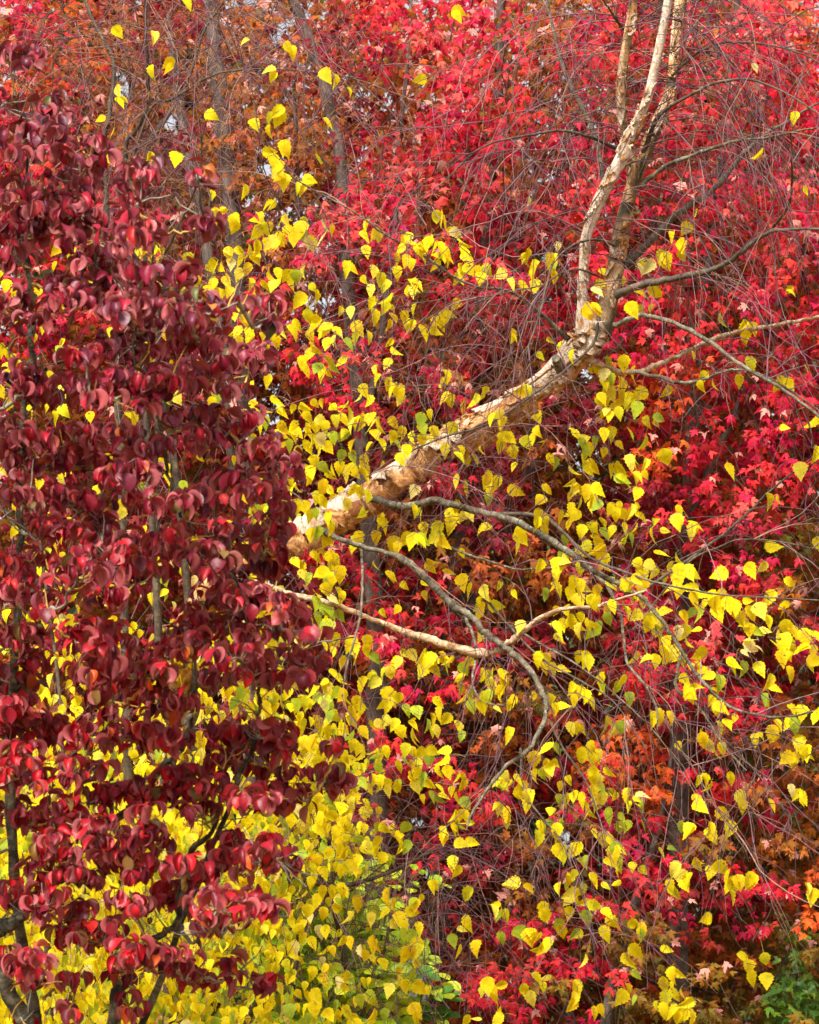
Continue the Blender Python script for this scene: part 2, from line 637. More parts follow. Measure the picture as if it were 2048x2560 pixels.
def twig_curve(start, direction, length, droop=0.5, wig=0.06, n=8):
    p = np.array(start, float)
    d = nrm(np.array(direction, float))
    pts = [p.copy()]
    step = length / (n - 1)
    for i in range(n - 1):
        d = nrm(d + rng.normal(0, wig, 3) + np.array([0, 0, -droop / n]))
        p = p + d * step
        pts.append(p.copy())
    return np.array(pts)


# ================================================================== LEANING BIRCH
BD = 11.0
birch = thing('birch_tree', 'leaning birch with peeling cream and orange bark and bright yellow leaves', 'tree', P(320, 3450, BD + 2.0))

trunk_rows = [(320, 3560, 105), (330, 3000, 100), (340, 2300, 92), (365, 1900, 86), (430, 1620, 80), (540, 1470, 78), (670, 1378, 76), (770, 1328, 74), (860, 1282, 70), (940, 1230, 70)] + \
    q(2, [(0, 1972, 106), (130, 1885, 102), (280, 1800, 98), (430, 1712, 97), (560, 1625, 98), (670, 1535, 104), (745, 1450, 118), (790, 1370, 108), (820, 1290, 50)])
tp, tr_ = pxpath(trunk_rows, BD + 0.4, BD, 7)
_u = np.clip((proj(tp)[1] - 1400) / 600, 0, 1)
tp = tp + (_u * 1.6)[:, None] * FWD                        # the butt stands farther back, the trunk leans forward
tb = Tubes()
tb.add(tp, tr_, 28, bump=0.05)
trunk = tb.build('trunk', M_BARK, birch)

stems = []
for rows, mat, dd in [
    (q(2, [(735, 1400, 90), (728, 1300, 55), (732, 1180, 46), (735, 1080, 48), (748, 985, 52), (790, 872, 58), (850, 745, 58), (902, 640, 54), (950, 540, 46), (1000, 420, 48), (1035, 280, 44), (1070, 110, 44), (1100, -60, 44), (1140, -300, 36)]), M_BARKWHITE, -0.06),
    (q(2, [(800, 1400, 100), (842, 1250, 76), (876, 1090, 66), (895, 955, 60), (926, 830, 54), (962, 730, 50), (1005, 620, 50), (1055, 500, 46), (1098, 380, 42), (1112, 250, 38), (1130, 100, 46), (1150, -60, 46), (1170, -300, 36)]), M_BARKOLIVE, 0.05),
    (q(2, [(928, 850, 40), (938, 700, 46), (905, 570, 38), (890, 410, 38), (900, 270, 38), (925, 130, 38), (942, 0, 34), (950, -200, 30)]), M_BARKOLIVE, -0.05),
]:
    pts, rad = pxpath(rows, BD, BD + dd * 4, 6)
    t = Tubes()
    rad = rad * (0.86 if mat is M_BARKWHITE else 1.08)
    t.add(pts, rad, 18, bump=0.06)
    stems.append((pts, rad, t.build('stem', mat, birch)))
# pale papery upper lengths of the two upright stems
LIMBS = [
    # rows, material, depth shift at the end
    (q(2, [(868, 1243, 40), (960, 1203, 34), (1100, 1175, 30), (1290, 1130, 26), (1400, 1058, 22), (1500, 985, 18), (1570, 968, 15), (1725, 964, 12), (1900, 990, 8)]), 'd', -0.5),
    (q(2, [(1510, 980, 14), (1600, 860, 12), (1612, 690, 9), (1605, 560, 6)]), 'd', -0.7),
    (q(2, [(905, 1120, 38), (1000, 1030, 34), (1130, 900, 30), (1290, 790, 27), (1370, 690, 22), (1490, 570, 18), (1600, 508, 13), (1725, 432, 10), (1880, 380, 7)]), 'd', 0.5),
    (q(2, [(978, 782, 22), (1080, 700, 19), (1200, 650, 17), (1380, 592, 14), (1500, 580, 11), (1725, 535, 8), (1900, 520, 6)]), 'g', -0.4),
    (q(2, [(985, 640, 22), (1055, 485, 18), (1180, 402, 15), (1300, 347, 13), (1430, 335, 11), (1560, 380, 9), (1725, 480, 7), (1850, 580, 5)]), 'd', -0.6),
    (q(2, [(912, 655, 16), (820, 600, 15), (720, 565, 13), (620, 550, 12), (500, 570, 11), (350, 602, 9), (250, 660, 8), (150, 760, 6), (40, 840, 4)]), 'd', -0.6),
    (q(2, [(822, 765, 24), (800, 650, 21), (770, 540, 21), (700, 400, 20), (650, 290, 17), (610, 150, 15), (580, 0, 13), (560, -150, 11)]), 'd', 0.5),
    (q(2, [(1105, 320, 14), (1200, 232, 12), (1320, 180, 10), (1480, 183, 9), (1620, 215, 8), (1725, 262, 6), (1850, 340, 4)]), 'd', -0.5),
    (q(2, [(858, 1372, 26), (920, 1345, 22), (1000, 1330, 21), (1120, 1362, 20), (1250, 1432, 20), (1400, 1540, 17), (1560, 1632, 15), (1725, 1755, 13), (1850, 1900, 8)]), 'g', -0.6),
    (q(2, [(735, 1500, 34), (860, 1560, 26), (960, 1565, 24), (1040, 1538, 22), (1150, 1490, 22), (1280, 1430, 22), (1400, 1395, 20), (1540, 1368, 17), (1725, 1335, 14), (1900, 1310, 10)]), 't', 0.4),
    (q(2, [(955, 1568, 18), (1060, 1590, 17), (1140, 1613, 16), (1240, 1598, 13), (1340, 1560, 11), (1430, 1562, 9), (1540, 1605, 8), (1725, 1728, 6)]), 'g', -0.2),
    (q(2, [(862, 1035, 14), (800, 1010, 12), (720, 1020, 11), (650, 1060, 10), (600, 1120, 9), (575, 1210, 8), (550, 1320, 7), (490, 1490, 5)]), 'd', -0.6),
    (q(2, [(662, 1428, 20), (590, 1350, 17), (520, 1290, 15), (460, 1246, 14), (380, 1215, 12), (280, 1208, 11), (180, 1160, 10), (80, 1090, 9), (0, 1042, 8)]) +
        [(957, 582, 5), (883, 528, 4.5), (779, 472, 4), (714, 427, 3.5), (654, 350, 3), (625, 193, 2.4)], 'g', -0.5),
    (q(2, [(800, 1165, 10), (720, 1135, 9), (640, 1150, 8), (560, 1200, 7), (440, 1225, 6), (300, 1250, 5), (100, 1230, 4), (-60, 1260, 3)]), 'd', -0.6),
    (q(2, [(1120, 240, 11), (1190, 120, 9), (1260, 30, 8), (1330, -80, 6)]), 'd', 0.3),
    (q(2, [(905, 130, 14), (870, 80, 12), (830, 20, 10), (780, -60, 8)]), 'd', -0.3),
    # the lower limbs
    ([(925, 1245, 20)] + q(4, [(-20, -25, 34), (120, -45, 32), (300, 2, 30), (420, 32, 31), (560, 100, 32), (700, 190, 31), (780, 250, 27), (950, 340, 20), (1050, 440, 19), (1130, 560, 18), (1180, 640, 17), (1260, 740, 16), (1350, 820, 13), (1480, 858, 11), (1600, 862, 9), (1725, 832, 8), (1850, 800, 6)]), 'g', -0.9),
    (q(4, [(778, 250, 18), (850, 340, 16), (888, 430, 14), (905, 560, 13), (920, 640, 12), (1000, 740, 10), (1040, 830, 8), (1045, 920, 5)]), 'g', -1.0),
    (q(4, [(1130, 565, 15), (1140, 620, 14), (1120, 740, 13), (1190, 790, 11), (1260, 880, 9), (1320, 980, 8), (1420, 1090, 5)]), 'g', -0.8),
    ([(800, 1325, 20), (835, 1342, 16), (915, 1370, 13), (975, 1384, 13)] + q(4, [(0, 215, 34), (100, 310, 32), (180, 390, 31), (270, 450, 31), (330, 520, 30), (400, 570, 29), (500, 660, 27), (560, 760, 24), (576, 850, 22), (530, 960, 20), (480, 1020, 18), (400, 1080, 17), (330, 1170, 14), (262, 1270, 11), (240, 1340, 6)]), 'g', -0.9),
    ([(560, 1440, 16), (660, 1462, 14), (735, 1488, 15), (797, 1500, 15), (868, 1523, 14), (942, 1553, 13)] + q(4, [(0, 512, 34), (100, 542, 36), (200, 572, 38), (300, 597, 40), (380, 582, 34), (430, 545, 30), (520, 470, 24), (640, 410, 20), (780, 400, 16), (900, 362, 12), (1000, 330, 8)]), 't', -0.6),
    (q(4, [(225, 420, 15), (268, 520, 14), (280, 600, 12), (266, 720, 11), (310, 800, 9), (400, 816, 6)]), 'g', -0.8),
    (q(4, [(340, 8, 19), (540, 15, 18), (620, 60, 16), (760, 190, 12), (900, 250, 11), (1050, 300, 10), (1280, 345, 8), (1500, 360, 7), (1725, 372, 5)]), 'd', -1.0),
    (q(4, [(150, 140, 12), (280, 190, 10), (450, 240, 9), (545, 236, 7)]), 'g', -0.4),
    (q(4, [(960, 350, 12), (1160, 210, 13), (1300, 110, 12), (1430, 0, 11), (1520, -90, 9), (1725, -250, 7)]), 'd', 0.5),
    (q(4, [(1020, 400, 10), (1175, 212, 9), (1300, 150, 8), (1400, 116, 7), (1560, 125, 6), (1725, 160, 5)]), 'd', -0.3),
    ([(905, 1358, 7), (906, 1430, 7), (904, 1515, 6.5), (892, 1580, 6), (868, 1665, 5), (855, 1740, 3)], 'g', -0.8),
    (q(4, [(470, 1000, 14), (480, 1170, 10), (560, 1290, 8), (640, 1390, 7), (690, 1500, 5)]), 'd', -1.0),
    (q(4, [(590, 880, 12), (650, 1000, 10), (740, 1130, 8), (800, 1290, 6), (830, 1400, 4)]), 'd', -0.9),
    (q(4, [(290, 330, 12), (420, 480, 11), (560, 620, 9), (700, 700, 8), (860, 800, 6), (1000, 1000, 4)]), 'd', -0.9),
    (q(4, [(430, 480, 11), (560, 560, 10), (700, 640, 8), (880, 780, 7), (1060, 960, 5), (1200, 1180, 4)]), 'g', -0.7),
    (q(4, [(1260, 900, 9), (1380, 1010, 8), (1480, 1120, 6), (1600, 1280, 4)]), 'd', -0.8),
    (q(4, [(1000, 745, 10), (1120, 960, 8), (1220, 1120, 7), (1300, 1260, 5), (1420, 1430, 3.5)]), 'd', -0.9),
    # thin limb crossing in front of the trunk
    (q(2, [(800, 1330, 12), (770, 1450, 13), (640, 1570, 10), (480, 1690, 10), (320, 1790, 10), (150, 1840, 9), (-60, 1930, 7), (-180, 2010, 5)]), 'd', -0.35),
]
MATS = {'d': M_LIMBDARK, 'g': M_LIMBGREY, 't': M_LIMBTAN}
pool = []                                            # points twigs and leaves can hang from
limb_paths = []
for rows, mk, dd in LIMBS:
    s0 = -0.05 if dd < 0 else 0.03
    pts, rad = pxpath(rows, BD + s0, BD + dd, 6, 0.03)
    t = Tubes()
    t.add(pts, rad * 0.98, 9, bump=0.16)
    t.build('limb', MATS[mk], birch)
    limb_paths.append((pts, rad))
    pool.append(pts)
pool += [s[0] for s in stems]

# broken stub on top of the trunk
sp, sr = pxpath(q(2, [(640, 1560, 50), (626, 1530, 46), (616, 1508, 36)]), BD - 0.05, BD - 0.12, 4)
t = Tubes()
t.add(sp, sr, 14, bump=0.08)
t.build('stub', M_LIMBGREY, birch)


# curls of bark lifting off the trunk
def curl(path, rad, s0, s1, th0, th1, lift, side, mat, parent, seed):
    r = np.random.default_rng(seed)
    s = np.concatenate([[0], np.cumsum(np.linalg.norm(np.diff(path, axis=0), axis=1))])
    nv, nu = 22, 12
    T = nrm(np.gradient(path, axis=0))
    ref = np.array([0, -1.0, 0.02])
    N0 = nrm(ref - (T @ ref)[:, None] * T)
    B0 = np.cross(T, N0)
    V = np.zeros((nv, nu, 3))
    TV = np.zeros((nv, nu, 3))
    jag = np.cumsum(r.normal(0, 0.25, nv))
    jag = np.convolve((jag - jag.mean()) * 0.22, [.25, .5, .25], 'same')
    jag2 = np.where(r.random(nv) < 0.18, -0.28, 0.0)
    for i in range(nv):
        v = i / (nv - 1)
        ss = s0 + (s1 - s0) * v
        c = np.array([np.interp(ss, s, path[:, k]) for k in range(3)])
        R0 = np.interp(ss, s, rad)
        n_ = nrm(np.array([np.interp(ss, s, N0[:, k]) for k in range(3)]))
        b_ = nrm(np.array([np.interp(ss, s, B0[:, k]) for k in range(3)]))
        t_ = nrm(np.cross(n_, b_))
        span = (th1 - th0) * (1 + jag[i] + jag2[i]) * (0.45 + 0.55 * math.sin(math.pi * min(max(v, 0.08), 0.92)) ** 0.6)
        for k in range(nu):
            u = k / (nu - 1)
            th = th0 + span * u if side > 0 else th1 - span * u
            lf = 0.7 * lift * (u ** 2.2) * (0.75 + 0.5 * math.sin(3.1 * v + seed))
            rr = R0 * 1.055 + 0.0015 + lf
            endl = (max(0, 0.16 - v) + max(0, v - 0.84)) * lift * 2.0
            V[i, k] = c + (rr + endl) * (math.cos(th) * n_ + math.sin(th) * b_) + t_ * (r.normal(0, 0.0035) + 0.02 * (u ** 2) * math.sin(seed * 2.0))
            TV[i, k] = (u * 0.14 + seed, v * 0.2 + seed * 1.7, ss)
    idx = np.arange(nv * nu).reshape(nv, nu)
    F = np.stack([idx[:-1, :-1], idx[:-1, 1:], idx[1:, 1:], idx[1:, :-1]], -1).reshape(-1, 4)
    o = mesh_from('bark_curl', V.reshape(-1, 3), F.ravel(), np.arange(len(F)) * 4, np.full(len(F), 4), mat, parent, tv=TV.reshape(-1, 3))
    md = o.modifiers.new('thickness', 'SOLIDIFY')
    md.thickness = 0.0025
    md.offset = 0
    return o


ts = np.concatenate([[0], np.cumsum(np.linalg.norm(np.diff(tp, axis=0), axis=1))])
tpx, tpy, _ = proj(tp)


def s_at(px, py):
    return ts[np.argmin((tpx - px) ** 2 + (tpy - py) ** 2)]


CURLS = [  # px, py along the trunk, length m, theta range, lift, free side, material
    (1050, 1150, .26, -0.6, 1.25, .045, 1, M_CURL_OUT), (1010, 1175, .22, -1.5, 0.2, .028, 1, M_CURL_PALE), (960, 1215, .20, 0.0, 1.5, .04, 1, M_CURL_OUT),
    (900, 1262, .26, -0.5, 1.5, .055, 1, M_CURL_OUT), (870, 1285, .2, -1.6, 0.1, .03, -1, M_CURL_PALE), (1190, 1065, .26, 0.2, 1.6, .05, 1, M_CURL_OUT),
    (1130, 1105, .22, -1.0, 0.4, .03, 1, M_CURL_PALE), (1240, 1030, .3, -0.7, 0.5, .022, 1, M_CURL_OUT), (1300, 985, .4, -1.9, -0.6, .022, -1, M_CURL_PALE),
    (1350, 945, .34, -2.1, -0.7, .03, -1, M_CURL_PALE), (1380, 935, .26, -0.4, 0.9, .016, 1, M_CURL_PALE), (1440, 880, .24, -1.4, 0.2, .025, 1, M_CURL_PALE),
    (1462, 845, .2, -0.6, 0.8, .03, 1, M_CURL_PALE), (1485, 815, .18, -1.5, 0.0, .03, -1, M_CURL_OUT), (820, 1305, .2, 0.2, 1.7, .05, 1, M_CURL_OUT),
    (770, 1328, .2, -1.2, 0.3, .03, -1, M_CURL_PALE), (700, 1360, .22, -0.2, 1.4, .05, 1, M_CURL_OUT), (1280, 1010, .2, 0.7, 1.7, .03, 1, M_CURL_OUT),
    (1090, 1130, .2, -2.0, -0.9, .03, -1, M_CURL_OUT), (640, 1390, .2, -0.9, 0.9, .045, 1, M_CURL_OUT), (1420, 905, .2, 0.4, 1.5, .02, 1, M_CURL_OUT),
]
for _ in range(26):                                    # small ragged scales between the big sheets
    k_ = rnd.randrange(int(len(tp) * 0.55), len(tp) - 4)
    a_ = rnd.uniform(-1.7, 0.9)
    CURLS.append((tpx[k_], tpy[k_], rnd.uniform(0.05, 0.13), a_, a_ + rnd.uniform(0.35, 0.9), rnd.uniform(0.012, 0.03), rnd.choice([-1, 1]), rnd.choice([M_CURL_OUT, M_CURL_OUT, M_CURL_PALE, M_BARK])))
for i, (px, py, ln, a, b, lf, sd, m) in enumerate(CURLS):
    s = s_at(px, py)
    curl(tp, tr_, s - ln / 2, s + ln / 2, a, b, lf, sd, m, trunk, i + 1)
for k, (pts, rad, so_) in enumerate(stems):
    ss = np.concatenate([[0], np.cumsum(np.linalg.norm(np.diff(pts, axis=0), axis=1))])
    n = (20, 22, 12)[k]
    for j in range(n):
        s = rnd.uniform(0.08, 0.96) * ss[-1]
        ln = rnd.uniform(0.04, 0.2)
        a = rnd.uniform(-1.4, 0.3)
        mat = rnd.choice([M_CURL_PALE, M_BARKWHITE, M_CURL_PALE, M_BARKWHITE, M_CURL_OUT] if k == 0 else [M_CURL_PALE, M_CURL_OUT, M_BARKOLIVE])
        curl(pts, rad, max(0, s - ln / 2), s + ln / 2, a, a + rnd.uniform(0.6, 1.5), rnd.uniform(0.006, 0.018), rnd.choice([-1, 1]), mat, so_, 100 + k * 20 + j)

# ------------------------------------------------------------------ birch twigs
tw = Tubes()
TWCOL = [(0.08, 0.032, 0.045), (0.13, 0.06, 0.075), (0.24, 0.14, 0.14), (0.085, 0.04, 0.035), (0.26, 0.13, 0.09), (0.17, 0.065, 0.085)]
CATKIN = (0.42, 0.19, 0.055)


def grow_twig(T, start, dirv, length, r0, droop, level, store, kids=5, wig=0.17):
    n = max(5, int(length / 0.07))
    pts = twig_curve(start, dirv, length, droop, wig, n)
    rad = np.linspace(r0, r0 * 0.45, n)
    T.add(pts, rad, 4 if r0 > 0.0018 else 3, rnd.choice(TWCOL))
    store.append(pts)
    if level > 0:
        for _ in range(kids):
            i = rnd.randint(1, n - 2)
            d = nrm(pts[i + 1] - pts[i])
            d2 = nrm(d + rng.normal(0, 0.75, 3) + np.array([0, 0, -0.15]))
            grow_twig(T, pts[i], d2, length * rnd.uniform(0.25, 0.55), r0 * 0.6, droop * 1.1, level - 1, store, 3, wig * 1.2)


for (pts, rad) in limb_paths:
    L = np.linalg.norm(np.diff(pts, axis=0), axis=1).sum()
    for _ in range(int(3 + L * 4)):
        i = int(len(pts) * rnd.uniform(0.2, 0.995))
        i = min(i, len(pts) - 2)
        d = nrm(pts[i + 1] - pts[i])
        side = rng.normal(0, 0.6, 3)
        side[2] += 0.25
        grow_twig(tw, pts[i], nrm(d * 0.9 + side), rnd.uniform(0.25, 0.85), rnd.uniform(0.0016, 0.003), rnd.uniform(0.5, 1.5), 1, pool, 4)
# the bare fringe of twigs off the upright stems
for (pts, rad, _o) in stems:
    for _ in range(40):
        i = rnd.randint(10, len(pts) - 2)
        d = np.array([rnd.choice([-1, 1]) * rnd.uniform(0.5, 1), rnd.uniform(-0.6, 0.4), rnd.uniform(0.1, 0.8)])
        grow_twig(tw, pts[i], nrm(d), rnd.uniform(0.5, 1.3), rnd.uniform(0.002, 0.0035), rnd.uniform(1.0, 2.2), 1, pool, 6)
# the twiggy tangle to the left of and under the trunk
for _ in range(150):
    px, py = rnd.uniform(900, 1420), rnd.uniform(560, 1300)
    st = P(px, py, BD + rnd.uniform(-0.4, 0.5))
    d = np.array([rnd.uniform(-1, 0.7), rnd.uniform(-0.5, 0.5), rnd.uniform(-0.7, 0.4)])
    grow_twig(tw, st, nrm(d), rnd.uniform(0.3, 0.8), rnd.uniform(0.0012, 0.0022), 0.6, 1, pool, 4)
# long drooping whips in the lower right
for _ in range(40):
    px, py = rnd.uniform(1150, 1950), rnd.uniform(1400, 2050)
    st = P(px, py, BD + rnd.uniform(-1.0, 0.4))
    d = np.array([rnd.uniform(-0.4, 1.0), rnd.uniform(-0.4, 0.3), rnd.uniform(-1.0, 0.1)])
    grow_twig(tw, st, nrm(d), rnd.uniform(0.4, 0.95), rnd.uniform(0.0012, 0.0022), 0.9, 1, pool, 4, 0.15)
for _ in range(16):
    px, py = rnd.uniform(950, 1500), rnd.uniform(2000, 2330)
    st = P(px, py, BD + rnd.uniform(-0.8, 0.4))
    d = np.array([rnd.uniform(-0.6, 1.0), rnd.uniform(-0.4, 0.3), rnd.uniform(-0.5, 0.1)])
    grow_twig(tw, st, nrm(d), rnd.uniform(0.4, 0.9), rnd.uniform(0.0012, 0.002), 0.5, 1, pool, 4, 0.09)

